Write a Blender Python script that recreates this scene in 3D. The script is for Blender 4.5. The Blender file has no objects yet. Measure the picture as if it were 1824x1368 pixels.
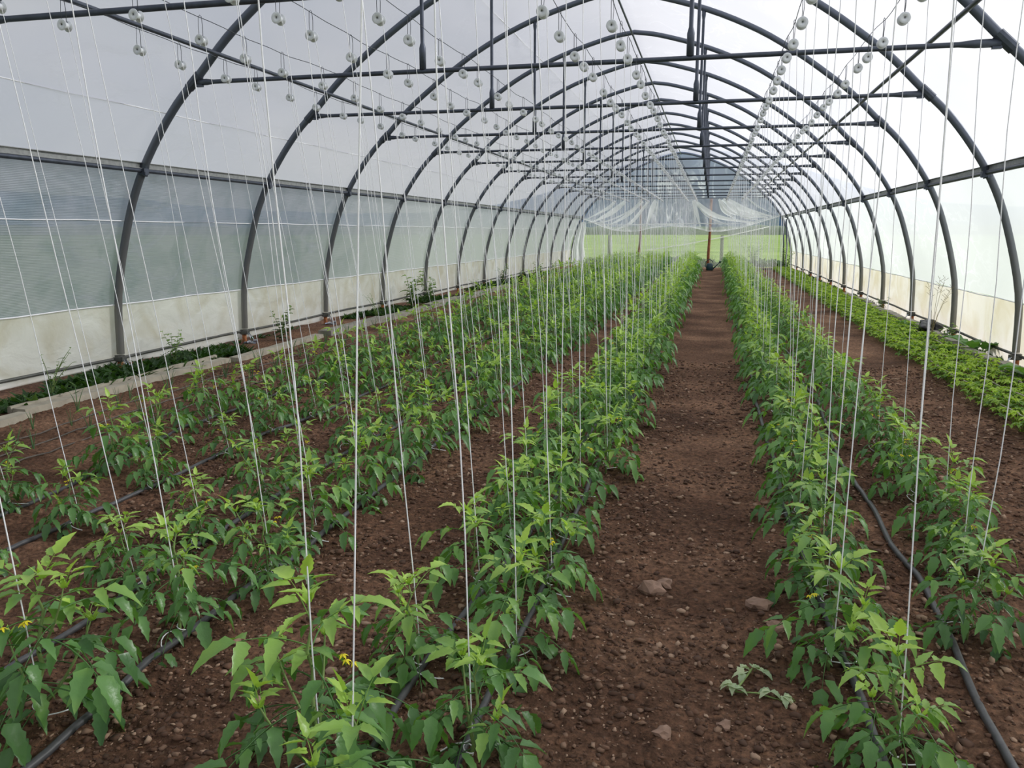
import bpy, math, random
import numpy as np
from mathutils import Vector, Matrix

random.seed(7)
scn = bpy.context.scene
COL = scn.collection
PI = math.pi

# ------------------------------------------------------------------ dimensions (metres)
Y0, S = 7.43, 2.442            # first fully visible hoop and hoop spacing
KFIRST, KLAST = -4, 12
YB, YE = Y0 + KFIRST * S, Y0 + KLAST * S
XC = -1.452
PROF = [(4.785, -0.05), (4.785, 0.0), (4.76, 0.2), (4.72, 0.85), (4.53, 1.577), (4.34, 2.04), (4.10, 2.43), (3.83, 2.77),
        (3.56, 3.03), (3.23, 3.36), (2.88, 3.64), (2.49, 3.92), (1.95, 4.25), (1.25, 4.56), (0.45, 4.80), (0.0, 4.875)]

def catmull(P, n):
    P = [np.array(p, float) for p in P]
    P = [2 * P[0] - P[1]] + P + [2 * P[-1] - P[-2]]
    out = []
    for i in range(1, len(P) - 2):
        a, b, c, d = P[i - 1:i + 3]
        for j in range(n):
            t = j / n
            out.append(.5 * ((2 * b) + (-a + c) * t + (2 * a - 5 * b + 4 * c - d) * t * t + (-a + 3 * b - 3 * c + d) * t ** 3))
    out.append(P[-2])
    return out

HALF = catmull(PROF, 4)
ARC = [(XC - p[0], p[1]) for p in HALF] + [(XC + p[0], p[1]) for p in HALF[::-1][1:]]

def hoop_x(z, side):
    for a, b in zip(HALF[:-1], HALF[1:]):
        if a[1] <= z <= b[1]:
            t = (z - a[1]) / max(b[1] - a[1], 1e-6)
            return XC + side * (a[0] + (b[0] - a[0]) * t)
    return XC + side * HALF[0][0]

def hoop_z(x):
    d = abs(x - XC)
    for a, b in zip(HALF[:-1], HALF[1:]):
        if b[0] <= d <= a[0] and a[1] > 1:
            t = (a[0] - d) / max(a[0] - b[0], 1e-6)
            return a[1] + (b[1] - a[1]) * t
    return HALF[-1][1]

# ------------------------------------------------------------------ value noise in numpy
_rs = np.random.RandomState(3)
_T = _rs.rand(256, 256)
def vnoise(x, y, s=0):
    x = np.asarray(x, float) + s * 17.3; y = np.asarray(y, float) + s * 9.1
    xi = np.floor(x).astype(int); yi = np.floor(y).astype(int)
    fx = x - xi; fy = y - yi
    fx = fx * fx * (3 - 2 * fx); fy = fy * fy * (3 - 2 * fy)
    g = lambda a, b: _T[a & 255, b & 255]
    return (g(xi, yi) * (1 - fx) + g(xi + 1, yi) * fx) * (1 - fy) + (g(xi, yi + 1) * (1 - fx) + g(xi + 1, yi + 1) * fx) * fy
def fbm(x, y, o=4, s=0):
    r = 0; a = .5
    for i in range(o):
        r = r + a * (vnoise(x * 2 ** i, y * 2 ** i, s + i) - .5); a *= .55
    return r

# ------------------------------------------------------------------ material helpers
def newmat(name):
    m = bpy.data.materials.new(name); m.use_nodes = True
    nt = m.node_tree; nt.nodes.clear()
    out = nt.nodes.new('ShaderNodeOutputMaterial')
    return m, nt, out
def N(nt, t, **kw):
    n = nt.nodes.new(t)
    for k, v in kw.items():
        if k.startswith('in_'):
            n.inputs[k[3:].replace('_', ' ')].default_value = v
        else:
            setattr(n, k, v)
    return n
def ramp(nt, fac, stops):
    r = nt.nodes.new('ShaderNodeValToRGB')
    el = r.color_ramp.elements
    while len(el) < len(stops): el.new(0.5)
    for e, (p, c) in zip(el, stops):
        e.position = p; e.color = (*c, 1) if len(c) == 3 else c
    nt.links.new(fac, r.inputs[0])
    return r.outputs[0]
def lin(h):
    h = h.lstrip('#'); v = [int(h[i:i + 2], 16) / 255 for i in (0, 2, 4)]
    return tuple(c / 12.92 if c <= .04045 else ((c + .055) / 1.055) ** 2.4 for c in v)

def simple(name, col, rough=.6, metal=0., var=.25, scale=30, bump=0., spec=.4):
    m, nt, out = newmat(name)
    b = N(nt, 'ShaderNodeBsdfPrincipled')
    tc = N(nt, 'ShaderNodeTexCoord'); no = N(nt, 'ShaderNodeTexNoise'); no.inputs['Scale'].default_value = scale; no.inputs['Detail'].default_value = 5
    nt.links.new(tc.outputs['Object'], no.inputs['Vector'])
    c = ramp(nt, no.outputs['Fac'], [(.3, tuple(x * (1 - var) for x in col)), (.7, tuple(min(1, x * (1 + var)) for x in col))])
    nt.links.new(c, b.inputs['Base Color'])
    b.inputs['Roughness'].default_value = rough; b.inputs['Metallic'].default_value = metal
    b.inputs['Specular IOR Level'].default_value = spec
    if bump:
        bp = N(nt, 'ShaderNodeBump'); bp.inputs['Strength'].default_value = bump; bp.inputs['Distance'].default_value = .01
        nt.links.new(no.outputs['Fac'], bp.inputs['Height']); nt.links.new(bp.outputs[0], b.inputs['Normal'])
    nt.links.new(b.outputs[0], out.inputs[0])
    return m

def film(name, tint, trans, body, streak=.25, streak_scale=(3, .6, 3), gloss=.06, dirt=None, ribs=0., tcol=(1, 1, 1), bumps=.35, blotch=1.0, far=None):
    """polythene: part see-through, part milky (lets light through), faint sheen, wrinkle streaks"""
    m, nt, out = newmat(name)
    L = nt.links.new
    tc = N(nt, 'ShaderNodeTexCoord'); mp = N(nt, 'ShaderNodeMapping'); mp.inputs['Scale'].default_value = streak_scale
    L(tc.outputs['Object'], mp.inputs['Vector'])
    n1 = N(nt, 'ShaderNodeTexNoise'); n1.inputs['Scale'].default_value = 1.6; n1.inputs['Detail'].default_value = 6; n1.inputs['Distortion'].default_value = .45
    L(mp.outputs[0], n1.inputs['Vector'])
    n2 = N(nt, 'ShaderNodeTexNoise'); n2.inputs['Scale'].default_value = .55; n2.inputs['Detail'].default_value = 3
    L(tc.outputs['Object'], n2.inputs['Vector'])
    # wrinkle crests: thin bright lines where the noise crosses its middle value
    sb = N(nt, 'ShaderNodeMath', operation='SUBTRACT'); sb.inputs[1].default_value = .5; L(n1.outputs['Fac'], sb.inputs[0])
    ab = N(nt, 'ShaderNodeMath', operation='ABSOLUTE'); L(sb.outputs[0], ab.inputs[0])
    crest = ramp(nt, ab.outputs[0], [(0, (1, 1, 1)), (.035, (.0, .0, .0))])
    mk = N(nt, 'ShaderNodeMath', operation='MULTIPLY'); L(crest, mk.inputs[0])
    wide = ramp(nt, n2.outputs['Fac'], [(.42, (0, 0, 0)), (.62, (1, 1, 1))]); L(wide, mk.inputs[1])
    base = tuple(tint)
    colr = ramp(nt, n2.outputs['Fac'], [(.35, tuple(c * (1 - .10 * blotch) for c in base)), (.65, base)])
    col = colr
    if dirt:
        n3 = N(nt, 'ShaderNodeTexNoise'); n3.inputs['Scale'].default_value = 2.2; n3.inputs['Detail'].default_value = 7; n3.inputs['Distortion'].default_value = .8
        L(tc.outputs['Object'], n3.inputs['Vector'])
        mx = N(nt, 'ShaderNodeMixRGB'); mx.inputs[2].default_value = (*dirt, 1)
        f = ramp(nt, n3.outputs['Fac'], [(.42, (0, 0, 0)), (.75, (.8, .8, .8))]); L(f, mx.inputs[0]); L(colr, mx.inputs[1]); col = mx.outputs[0]
    if far:      # grazing-view brightening of the farther panels, painted into the tint along Y
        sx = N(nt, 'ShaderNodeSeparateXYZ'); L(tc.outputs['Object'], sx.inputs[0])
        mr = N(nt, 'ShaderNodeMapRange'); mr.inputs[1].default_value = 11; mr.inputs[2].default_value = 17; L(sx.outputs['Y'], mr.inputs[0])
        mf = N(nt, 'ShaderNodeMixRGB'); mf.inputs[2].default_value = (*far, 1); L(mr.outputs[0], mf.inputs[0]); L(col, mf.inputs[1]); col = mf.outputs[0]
    tl = N(nt, 'ShaderNodeBsdfTranslucent'); L(col, tl.inputs['Color'])
    df = N(nt, 'ShaderNodeBsdfDiffuse'); L(col, df.inputs['Color'])
    tr = N(nt, 'ShaderNodeBsdfTransparent'); tr.inputs['Color'].default_value = (*tcol, 1)
    gl = N(nt, 'ShaderNodeBsdfGlossy'); gl.inputs['Roughness'].default_value = .28; gl.inputs['Color'].default_value = (1, 1, 1, 1)
    bp = N(nt, 'ShaderNodeBump'); bp.inputs['Strength'].default_value = bumps; bp.inputs['Distance'].default_value = .06
    h = n1.outputs['Fac']
    if ribs:
        wv = N(nt, 'ShaderNodeTexWave', bands_direction='Z'); wv.inputs['Scale'].default_value = 22; wv.inputs['Distortion'].default_value = .3
        L(tc.outputs['Object'], wv.inputs['Vector'])
        ad = N(nt, 'ShaderNodeMath', operation='MULTIPLY_ADD'); ad.inputs[1].default_value = ribs; L(wv.outputs['Fac'], ad.inputs[0]); L(n1.outputs['Fac'], ad.inputs[2]); h = ad.outputs[0]
    L(h, bp.inputs['Height'])
    for s in (df, gl): L(bp.outputs[0], s.inputs['Normal'])
    m1 = N(nt, 'ShaderNodeMixShader'); m1.inputs[0].default_value = body; L(tl.outputs[0], m1.inputs[1]); L(df.outputs[0], m1.inputs[2])
    m2 = N(nt, 'ShaderNodeMixShader')
    # see-through share, less on the wrinkles
    mm = N(nt, 'ShaderNodeMath', operation='MULTIPLY_ADD'); mm.inputs[1].default_value = -streak; mm.inputs[2].default_value = trans; mm.use_clamp = True
    L(mk.outputs[0], mm.inputs[0]); L(mm.outputs[0], m2.inputs[0]); L(m1.outputs[0], m2.inputs[1]); L(tr.outputs[0], m2.inputs[2])
    m3 = N(nt, 'ShaderNodeMixShader'); m3.inputs[0].default_value = gloss; L(m2.outputs[0], m3.inputs[1]); L(gl.outputs[0], m3.inputs[2])
    L(m3.outputs[0], out.inputs[0])
    return m

def leafmat(name, dark, light, tip, transl=.35, rough=.45, back=(.9, 1.0, .9)):
    m, nt, out = newmat(name); L = nt.links.new
    at = N(nt, 'ShaderNodeAttribute', attribute_name='tone')
    oi = N(nt, 'ShaderNodeObjectInfo')
    tc = N(nt, 'ShaderNodeTexCoord'); no = N(nt, 'ShaderNodeTexNoise'); no.inputs['Scale'].default_value = 9; L(tc.outputs['Object'], no.inputs['Vector'])
    a = N(nt, 'ShaderNodeMath', operation='MULTIPLY_ADD'); a.inputs[1].default_value = .35; L(no.outputs['Fac'], a.inputs[0]); L(at.outputs['Fac'], a.inputs[2])
    b_ = N(nt, 'ShaderNodeMath', operation='MULTIPLY_ADD'); b_.inputs[1].default_value = .14; L(oi.outputs['Random'], b_.inputs[0]); L(a.outputs[0], b_.inputs[2])
    c = ramp(nt, b_.outputs[0], [(.12, dark), (.55, light), (1.0, tip)])
    p = N(nt, 'ShaderNodeBsdfPrincipled'); L(c, p.inputs['Base Color']); p.inputs['Roughness'].default_value = rough; p.inputs['Specular IOR Level'].default_value = .45
    bp = N(nt, 'ShaderNodeBump'); bp.inputs['Strength'].default_value = .35; bp.inputs['Distance'].default_value = .004
    n4 = N(nt, 'ShaderNodeTexNoise'); n4.inputs['Scale'].default_value = 70; L(tc.outputs['Object'], n4.inputs['Vector']); L(n4.outputs['Fac'], bp.inputs['Height']); L(bp.outputs[0], p.inputs['Normal'])
    t = N(nt, 'ShaderNodeBsdfTranslucent')
    mx = N(nt, 'ShaderNodeMixRGB', blend_type='MULTIPLY'); mx.inputs[0].default_value = 1; mx.inputs[2].default_value = (1.5, 1.6, .6, 1); L(c, mx.inputs[1]); L(mx.outputs[0], t.inputs['Color'])
    ms = N(nt, 'ShaderNodeMixShader'); ms.inputs[0].default_value = transl; L(p.outputs[0], ms.inputs[1]); L(t.outputs[0], ms.inputs[2]); L(ms.outputs[0], out.inputs[0])
    return m

# ------------------------------------------------------------------ mesh helpers
class MB:
    def __init__(s): s.v = []; s.f = []; s.t = []; s.tone = .5
    def add(s, vs, fs):
        b = len(s.v); s.v += [tuple(map(float, v)) for v in vs]; s.t += [s.tone] * len(vs); s.f += [tuple(i + b for i in f) for f in fs]
    def tube(s, pts, r, n=8, cap=True, flat=None):
        P = [Vector(p) for p in pts]; m = len(P)
        rr = r if isinstance(r, (list, tuple)) else [r] * m
        prev = None; vs = []
        for i in range(m):
            t = (P[min(i + 1, m - 1)] - P[max(i - 1, 0)])
            if t.length < 1e-9: t = Vector((0, 0, 1))
            t.normalize()
            if prev is None:
                a = Vector((0, 0, 1)) if abs(t.z) < .9 else Vector((0, 1, 0))
                u = t.cross(a).normalized()
            else:
                u = (prev - t * prev.dot(t)).normalized()
            prev = u; w = t.cross(u)
            for j in range(n):
                q = 2 * PI * j / n
                vs.append(P[i] + (u * math.cos(q) + w * math.sin(q)) * rr[i])
        fs = [(i * n + j, i * n + (j + 1) % n, (i + 1) * n + (j + 1) % n, (i + 1) * n + j) for i in range(m - 1) for j in range(n)]
        if cap: fs += [tuple(range(n))[::-1], tuple((m - 1) * n + j for j in range(n))]
        s.add(vs, fs)
    def box(s, c, d, rz=0, rx=0, ry=0):
        M = Matrix.Rotation(rz, 3, 'Z') @ Matrix.Rotation(ry, 3, 'Y') @ Matrix.Rotation(rx, 3, 'X')
        vs = [Vector(c) + M @ Vector((sx * d[0] / 2, sy * d[1] / 2, sz * d[2] / 2)) for sx in (-1, 1) for sy in (-1, 1) for sz in (-1, 1)]
        s.add(vs, [(0, 1, 3, 2), (4, 6, 7, 5), (0, 4, 5, 1), (2, 3, 7, 6), (0, 2, 6, 4), (1, 5, 7, 3)])
    def lathe(s, prof, axis='Z', n=20, c=(0, 0, 0)):
        vs = []
        for (r, z) in prof:
            for j in range(n):
                q = 2 * PI * j / n; a, b = r * math.cos(q), r * math.sin(q)
                p = (a, b, z) if axis == 'Z' else (a, z, b)
                vs.append((p[0] + c[0], p[1] + c[1], p[2] + c[2]))
        m = len(prof)
        fs = [(i * n + j, i * n + (j + 1) % n, (i + 1) * n + (j + 1) % n, (i + 1) * n + j) for i in range(m - 1) for j in range(n)]
        fs += [tuple(range(n))[::-1], tuple((m - 1) * n + j for j in range(n))]
        s.add(vs, fs)
    def mesh(s, name, mat, smooth=True):
        me = bpy.data.meshes.new(name); me.from_pydata(s.v, [], s.f)
        at = me.attributes.new('tone', 'FLOAT', 'POINT'); at.data.foreach_set('value', np.array(s.t, np.float32))
        if smooth: me.polygons.foreach_set('use_smooth', [True] * len(me.polygons))
        if mat: me.materials.append(mat)
        me.update(); return me
    def build(s, name, mat, parent=None, smooth=True, loc=(0, 0, 0)):
        return link(name, s.mesh(name, mat, smooth), parent, loc)

def link(name, me, parent=None, loc=(0, 0, 0), rz=0, sc=1):
    o = bpy.data.objects.new(name, me); COL.objects.link(o)
    o.location = loc; o.rotation_euler = (0, 0, rz); o.scale = (sc, sc, sc)
    if parent: o.parent = parent
    return o
def tag(o, label=None, cat=None, group=None, kind=None):
    if label: o['label'] = label
    if cat: o['category'] = cat
    if group: o['group'] = group
    if kind: o['kind'] = kind
    return o
def thing(name, loc, label, cat, group=None, rz=0, sc=1):
    return tag(link(name, None, None, loc, rz, sc), label, cat, group)
def grid_mesh(name, P, mat, smooth=True):
    """P: array (a,b,3)"""
    a, b = P.shape[:2]
    i = np.arange(a * b).reshape(a, b)
    f = np.stack([i[:-1, :-1], i[1:, :-1], i[1:, 1:], i[:-1, 1:]], -1).reshape(-1, 4)
    me = bpy.data.meshes.new(name)
    me.vertices.add(a * b); me.vertices.foreach_set('co', P.reshape(-1).astype(np.float32))
    me.loops.add(len(f) * 4); me.loops.foreach_set('vertex_index', f.reshape(-1).astype(np.int32))
    me.polygons.add(len(f)); me.polygons.foreach_set('loop_start', np.arange(len(f), dtype=np.int32) * 4)
    me.polygons.foreach_set('use_smooth', np.full(len(f), smooth)); me.update(calc_edges=True)
    if mat: me.materials.append(mat)
    return me
ORD = ['first', 'second', 'third', 'fourth', 'fifth', 'sixth', 'seventh', 'eighth', 'ninth', 'tenth', 'eleventh', 'twelfth',
       'thirteenth', 'fourteenth', 'fifteenth']

# ------------------------------------------------------------------ materials
M = {}
M['steel'] = simple('galvanised_tube', lin('#545B66'), .38, .55, .2, 14, .1)
M['steel_dark'] = simple('dark_tube', lin('#4A505C'), .42, .45, .2, 14, .1)
M['leg'] = simple('weathered_leg_tube', lin('#5A5B57'), .5, .4, .25, 10, .15)
M['alu'] = simple('clamping_profile', lin('#8F9190'), .4, .6, .2, 25)
M['rust'] = simple('rusty_orange_socket', lin('#B0714A'), .8, .1, .4, 30, .3)
M['bright'] = simple('bright_zinc', lin('#A9B0BC'), .3, .8, .2, 40)
M['wire'] = simple('thin_wire', lin('#4B4F55'), .5, .6, .2, 40)
M['string'] = simple('white_twine', lin('#F6F7FC'), .8, 0, .06, 120)
M['spool'] = simple('white_plastic_spool', lin('#DADEE2'), .35, 0, .06, 20)
M['hose'] = simple('drip_tube', lin('#4A4A4C'), .42, 0, .25, 30, .1, .5)
M['thinhose'] = simple('thin_drip_tape', lin('#5D564E'), .6, 0, .25, 30)
M['wood'] = simple('weathered_board', lin('#A39C8C'), .85, 0, .2, 8, .3)
M['concrete'] = simple('old_concrete', lin('#8F8B80'), .9, 0, .3, 9, .5)
M['postwood'] = simple('rusty_brown_post', lin('#87543A'), .85, 0, .35, 12, .3)
M['greywood'] = simple('grey_fence_post', lin('#6B6F62'), .9, 0, .25, 12, .3)
M['can'] = simple('dark_blue_green_plastic', lin('#23404A'), .45, 0, .15, 10)
M['black'] = simple('black_plastic', lin('#17181B'), .4, 0, .3, 10, .4)
M['stone'] = simple('pale_brown_stone', lin('#8C7262'), .9, 0, .25, 25, .4)
M['straw'] = simple('dry_straw', lin('#937054'), .9, 0, .4, 20)
M['stem'] = simple('green_stem', lin('#7B9355'), .6, 0, .25, 20)
M['drystem'] = simple('dry_grass_stem', lin('#8C8262'), .8, 0, .25, 20)
M['flower'] = simple('yellow_petal', lin('#E3D42C'), .6, 0, .1, 20)
M['redflower'] = simple('orange_red_petal', lin('#D8502C'), .6, 0, .1, 20)
M['tomleaf'] = leafmat('tomato_leaf', lin('#35563A'), lin('#65924E'), lin('#AFCF5E'), .28, .34)
M['sprigleaf'] = leafmat('wilting_leaf', lin('#6F8C62'), lin('#93AA84'), lin('#BCC8A0'), .2, .6)
M['weedleaf'] = leafmat('weed_leaf', lin('#1E331B'), lin('#3A5C2C'), lin('#8DB050'), .3, .5)
M['bedleaf'] = leafmat('bed_leaf', lin('#39591F'), lin('#63892E'), lin('#ADC94A'), .34, .55)
M['bigleaf'] = leafmat('broad_leaf', lin('#3C5E36'), lin('#5C8A4A'), lin('#8CB060'), .3, .4)
M['onion'] = leafmat('onion_leaf', lin('#3B5F40'), lin('#567F52'), lin('#86A866'), .2, .45)

M['roof'] = film('roof_film', (.80, .805, .85), .34, .22, .10, (1.1, .5, 1.6), .03, None, 0, (.97, .98, 1), .25, .6)
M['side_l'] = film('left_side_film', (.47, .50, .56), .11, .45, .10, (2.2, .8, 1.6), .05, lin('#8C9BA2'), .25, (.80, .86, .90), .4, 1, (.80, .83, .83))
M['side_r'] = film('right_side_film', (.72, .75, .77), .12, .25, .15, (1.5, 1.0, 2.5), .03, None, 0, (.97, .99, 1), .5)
M['skirt_l'] = film('left_skirt_film', (.93, .92, .86), .04, .50, .0, (1.5, 1.2, 2.0), .04, lin('#CFC6AC'), 0, (1, 1, 1), .8)
M['skirt_r'] = film('right_skirt_film', (.77, .75, .69), .05, .30, .0, (1.5, 1.2, 2.0), .03, lin('#C6BC9E'), 0, (1, 1, 1), .8)
M['endfilm'] = film('end_film', (.88, .92, .96), .72, .4, .55, (.9, 2.5, .35), .05, None, 0, (.90, .95, 1), .5)
M['curtain'] = film('loose_clear_film', (.94, .96, .97), .74, .35, .45, (1.6, 2, .5), .10, None, 0, (.95, .98, 1), .5)
M['hem'] = film('film_hem', (.95, .96, .97), .30, .4, .1, (2, 2, 2), .10)
M['fold'] = film('curtain_fold', (.96, .97, .98), .22, .35, .1, (2, 2, 2), .08)
M['net'] = film('fine_net', (.90, .96, .84), .74, .5, .06, (2, 2, 2), .0, None, 0, (1, 1, .97), .1)

def soilmat():
    m, nt, out = newmat('brown_soil'); L = nt.links.new
    tc = N(nt, 'ShaderNodeTexCoord')
    n1 = N(nt, 'ShaderNodeTexNoise'); n1.inputs['Scale'].default_value = 1.3; n1.inputs['Detail'].default_value = 6
    n2 = N(nt, 'ShaderNodeTexNoise'); n2.inputs['Scale'].default_value = 38; n2.inputs['Detail'].default_value = 8; n2.inputs['Roughness'].default_value = .7
    vo = N(nt, 'ShaderNodeTexVoronoi'); vo.inputs['Scale'].default_value = 75
    vo2 = N(nt, 'ShaderNodeTexVoronoi'); vo2.inputs['Scale'].default_value = 30
    for n in (n1, n2, vo, vo2): L(tc.outputs['Object'], n.inputs['Vector'])
    a = ramp(nt, n1.outputs['Fac'], [(.3, lin('#553E31')), (.5, lin('#755846')), (.7, lin('#98765F'))])
    b = ramp(nt, n2.outputs['Fac'], [(.30, (.25, .23, .22)), (.5, (.95, .95, .95)), (.70, (1.9, 1.8, 1.7))])
    mx = N(nt, 'ShaderNodeMixRGB', blend_type='MULTIPLY'); mx.inputs[0].default_value = 1; L(a, mx.inputs[1]); L(b, mx.inputs[2])
    # pale grit
    g = ramp(nt, vo.outputs['Color'], [(.90, (0, 0, 0)), (.97, (.55, .55, .55))])
    mx2 = N(nt, 'ShaderNodeMixRGB'); mx2.inputs[2].default_value = (*lin('#AA8C76'), 1); L(g, mx2.inputs[0]); L(mx.outputs[0], mx2.inputs[1])
    p = N(nt, 'ShaderNodeBsdfPrincipled'); L(mx2.outputs[0], p.inputs['Base Color']); p.inputs['Roughness'].default_value = .95; p.inputs['Specular IOR Level'].default_value = .15
    ad = N(nt, 'ShaderNodeMath', operation='MULTIPLY_ADD'); ad.inputs[1].default_value = -.5; L(vo2.outputs['Distance'], ad.inputs[0]); L(n2.outputs['Fac'], ad.inputs[2])
    bp = N(nt, 'ShaderNodeBump'); bp.inputs['Strength'].default_value = 1.0; bp.inputs['Distance'].default_value = .03
    L(ad.outputs[0], bp.inputs['Height']); L(bp.outputs[0], p.inputs['Normal']); L(p.outputs[0], out.inputs[0])
    return m
M['soil'] = soilmat()
M['clod'] = leafmat('soil_crumb', lin('#3A2A20'), lin('#684C3B'), lin('#A58A74'), 0, .95)
def grassmat():
    m, nt, out = newmat('meadow_grass'); L = nt.links.new
    tc = N(nt, 'ShaderNodeTexCoord'); n1 = N(nt, 'ShaderNodeTexNoise'); n1.inputs['Scale'].default_value = .12; n1.inputs['Detail'].default_value = 8
    L(tc.outputs['Object'], n1.inputs['Vector'])
    c = ramp(nt, n1.outputs['Fac'], [(.3, lin('#6F8A4C')), (.55, lin('#8AA35C')), (.75, lin('#A2B672'))])
    p = N(nt, 'ShaderNodeBsdfDiffuse'); L(c, p.inputs['Color']); L(p.outputs[0], out.inputs[0]); return m
M['meadow'] = grassmat()
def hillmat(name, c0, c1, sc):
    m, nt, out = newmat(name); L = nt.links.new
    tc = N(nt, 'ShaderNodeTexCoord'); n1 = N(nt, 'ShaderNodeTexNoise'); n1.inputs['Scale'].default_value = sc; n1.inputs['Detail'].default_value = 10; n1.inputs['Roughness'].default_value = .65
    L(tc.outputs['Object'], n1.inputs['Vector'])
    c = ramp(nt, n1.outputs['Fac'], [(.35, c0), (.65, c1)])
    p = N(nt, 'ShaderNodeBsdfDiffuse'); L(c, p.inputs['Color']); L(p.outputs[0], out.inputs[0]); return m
M['hill'] = hillmat('hazy_forest_hill', lin('#3A5578'), lin('#6683AB'), .016)  # distance haze is painted into these blue tones
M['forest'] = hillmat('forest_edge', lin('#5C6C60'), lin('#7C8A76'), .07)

# ================================================================== THE SETTING
# --- soil floor
def soil_h(x, y):
    h = .022 * fbm(x * 1.6, y * 1.2, 3, 1) * 2
    h = h + .030 * fbm(x * 9, y * 9, 3, 5)
    far = np.clip((9 - y) / 5, 0, 1)
    c = fbm(x * 30, y * 30, 3, 9)
    c2 = np.maximum(0, vnoise(x * 22, y * 22, 4) - .55)
    h = h + far * (.030 * c + .045 * c2)
    for xp, w in ((-.03, .36), (1.75, .45), (-1.36, .26)):      # trodden paths a little lower and smoother
        g = np.exp(-((x - xp) / w) ** 2); h = h * (1 - .35 * g) - .02 * g
    return h
ys = [YB - .5]
while ys[-1] < 1.2: ys.append(ys[-1] + .12)
while ys[-1] < YE + .35: ys.append(ys[-1] + max(.014, .0042 * ys[-1] if ys[-1] > 3 else .013))
xs = np.concatenate([np.arange(-6.9, -4.0, .06), np.arange(-4.0, 2.2, .0175), np.arange(2.2, 4.2, .06)])
Xg, Yg = np.meshgrid(xs, np.array(ys), indexing='ij')
Zg = soil_h(Xg, Yg)
floor = link('floor', grid_mesh('floor', np.stack([Xg, Yg, Zg], -1), M['soil'])); tag(floor, 'bare brown garden soil between the rows', kind='structure')
def gz(x, y): return float(soil_h(np.array([x]), np.array([y]))[0])

# --- meadow outside (one ring with the tunnel footprint left as soil underneath)
mb = MB(); R_ = 1000
mb.add([(-R_, -60, -.12), (R_, -60, -.12), (R_, R_, -.12), (-R_, R_, -.12)], [(0, 1, 2, 3)])
mb.build('ground_meadow', M['meadow']); tag(bpy.data.objects['ground_meadow'], 'light green meadow beyond the open end', kind='structure')
def ridge(name, dist, a0, a1, hfun, mat, depth, label, n=160):
    P = np.zeros((n, 6, 3))
    for i in range(n):
        a = math.radians(a0 + (a1 - a0) * i / (n - 1))
        hh = hfun(math.degrees(a))
        for j in range(6):
            d = dist + depth * j / 5; z = hh * math.sin(PI / 2 * min(1, (j / 4) ** .7)) if j < 5 else hh * .8
            P[i, j] = (math.sin(a) * d, math.cos(a) * d, -1 if j == 0 else z)
    o = link(name, grid_mesh(name, P, mat)); tag(o, label, kind='structure'); return o
def hill_h(a):
    e = 1.4 + 4.2 * math.exp(-((a + 1) / 10) ** 2) + 3.2 * math.exp(-((a + 75) / 28) ** 2) + .8 * float(fbm(np.array([a * .12]), np.array([3.]), 4)[0])
    
    return 900 * math.tan(math.radians(max(e, .8)))
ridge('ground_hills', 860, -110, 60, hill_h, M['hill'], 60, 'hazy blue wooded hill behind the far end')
def edge_h(a): return 6.0 + 3.5 * float(fbm(np.array([a * 1.3]), np.array([8.]), 5)[0])
ridge('ground_forest', 600, -110, 45, edge_h, M['forest'], 8, 'grey green band of trees behind the meadow', 400)

# --- film shell
OFF = .055
def offset_arc(arc, d):
    out = []
    for i, (x, z) in enumerate(arc):
        a = arc[max(i - 1, 0)]; b = arc[min(i + 1, len(arc) - 1)]
        tx, tz = b[0] - a[0], b[1] - a[1]; l = math.hypot(tx, tz)
        out.append((x - tz / l * d, z + tx / l * d))
    return out
OUT = offset_arc(ARC, OFF)
def sub_arc(arc, z0, z1, side):
    xm = XC
    pts = [p for p in arc if (p[0] - xm) * side > 0 and z0 < p[1] < z1]
    pts.sort(key=lambda p: p[1])
    def at(z):
        q = [p for p in arc if (p[0] - xm) * side > 0]; q.sort(key=lambda p: p[1])
        for a, b in zip(q[:-1], q[1:]):
            if a[1] <= z <= b[1]:
                t = (z - a[1]) / (b[1] - a[1]); return (a[0] + (b[0] - a[0]) * t, z)
        return (q[0][0], z)
    return [at(z0)] + pts + [at(z1)]
def dense(arc, step=.12):
    out = [arc[0]]
    for a, b in zip(arc[:-1], arc[1:]):
        n = max(1, int(math.hypot(b[0] - a[0], b[1] - a[1]) / step))
        for i in range(1, n + 1): out.append((a[0] + (b[0] - a[0]) * i / n, a[1] + (b[1] - a[1]) * i / n))
    return out
def shell(name, arc, mat, label, sag=.03, wr=.012, hem=None, dx=0):
    arc = dense(arc); Ys = np.arange(YB, YE + .01, S / 12)
    nrm = offset_arc(arc, 1.0)
    P = np.zeros((len(arc), len(Ys), 3))
    for i, (x, z) in enumerate(arc):
        nx, nz = nrm[i][0] - x, nrm[i][1] - z
        u = i * .12
        s_ = -sag * np.sin(PI * ((Ys - Y0) / S % 1)) ** 2
        w = wr * 2 * fbm(Ys * 2.2, np.full_like(Ys, u * 1.4), 3, 2)
        d = s_ + np.minimum(w, 0.0 + np.abs(w) * .3)
        P[i, :, 0] = x + nx * d + dx; P[i, :, 1] = Ys; P[i, :, 2] = z + nz * d
        if hem and i < 2:
            P[i, :, 2] += hem * (fbm(Ys * .9, Ys * 0 + 4, 3, 7) * 2) * (1 if i == 0 else .4)
            P[i, :, 0] += (-.03 if x > XC else .03) * (1 if i == 0 else 0)
    o = link(name, grid_mesh(name, P, mat)); tag(o, label, kind='structure'); return o
ZR, ZS = 2.15, .735
left_roof = sub_arc(OUT, ZR, 4.9, -1); 
roof_arc = [p for p in OUT if p[1] > ZR]
roof_arc = [sub_arc(OUT, ZR, 3, -1)[0]] + roof_arc + [sub_arc(OUT, ZR, 3, 1)[0]]
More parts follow.
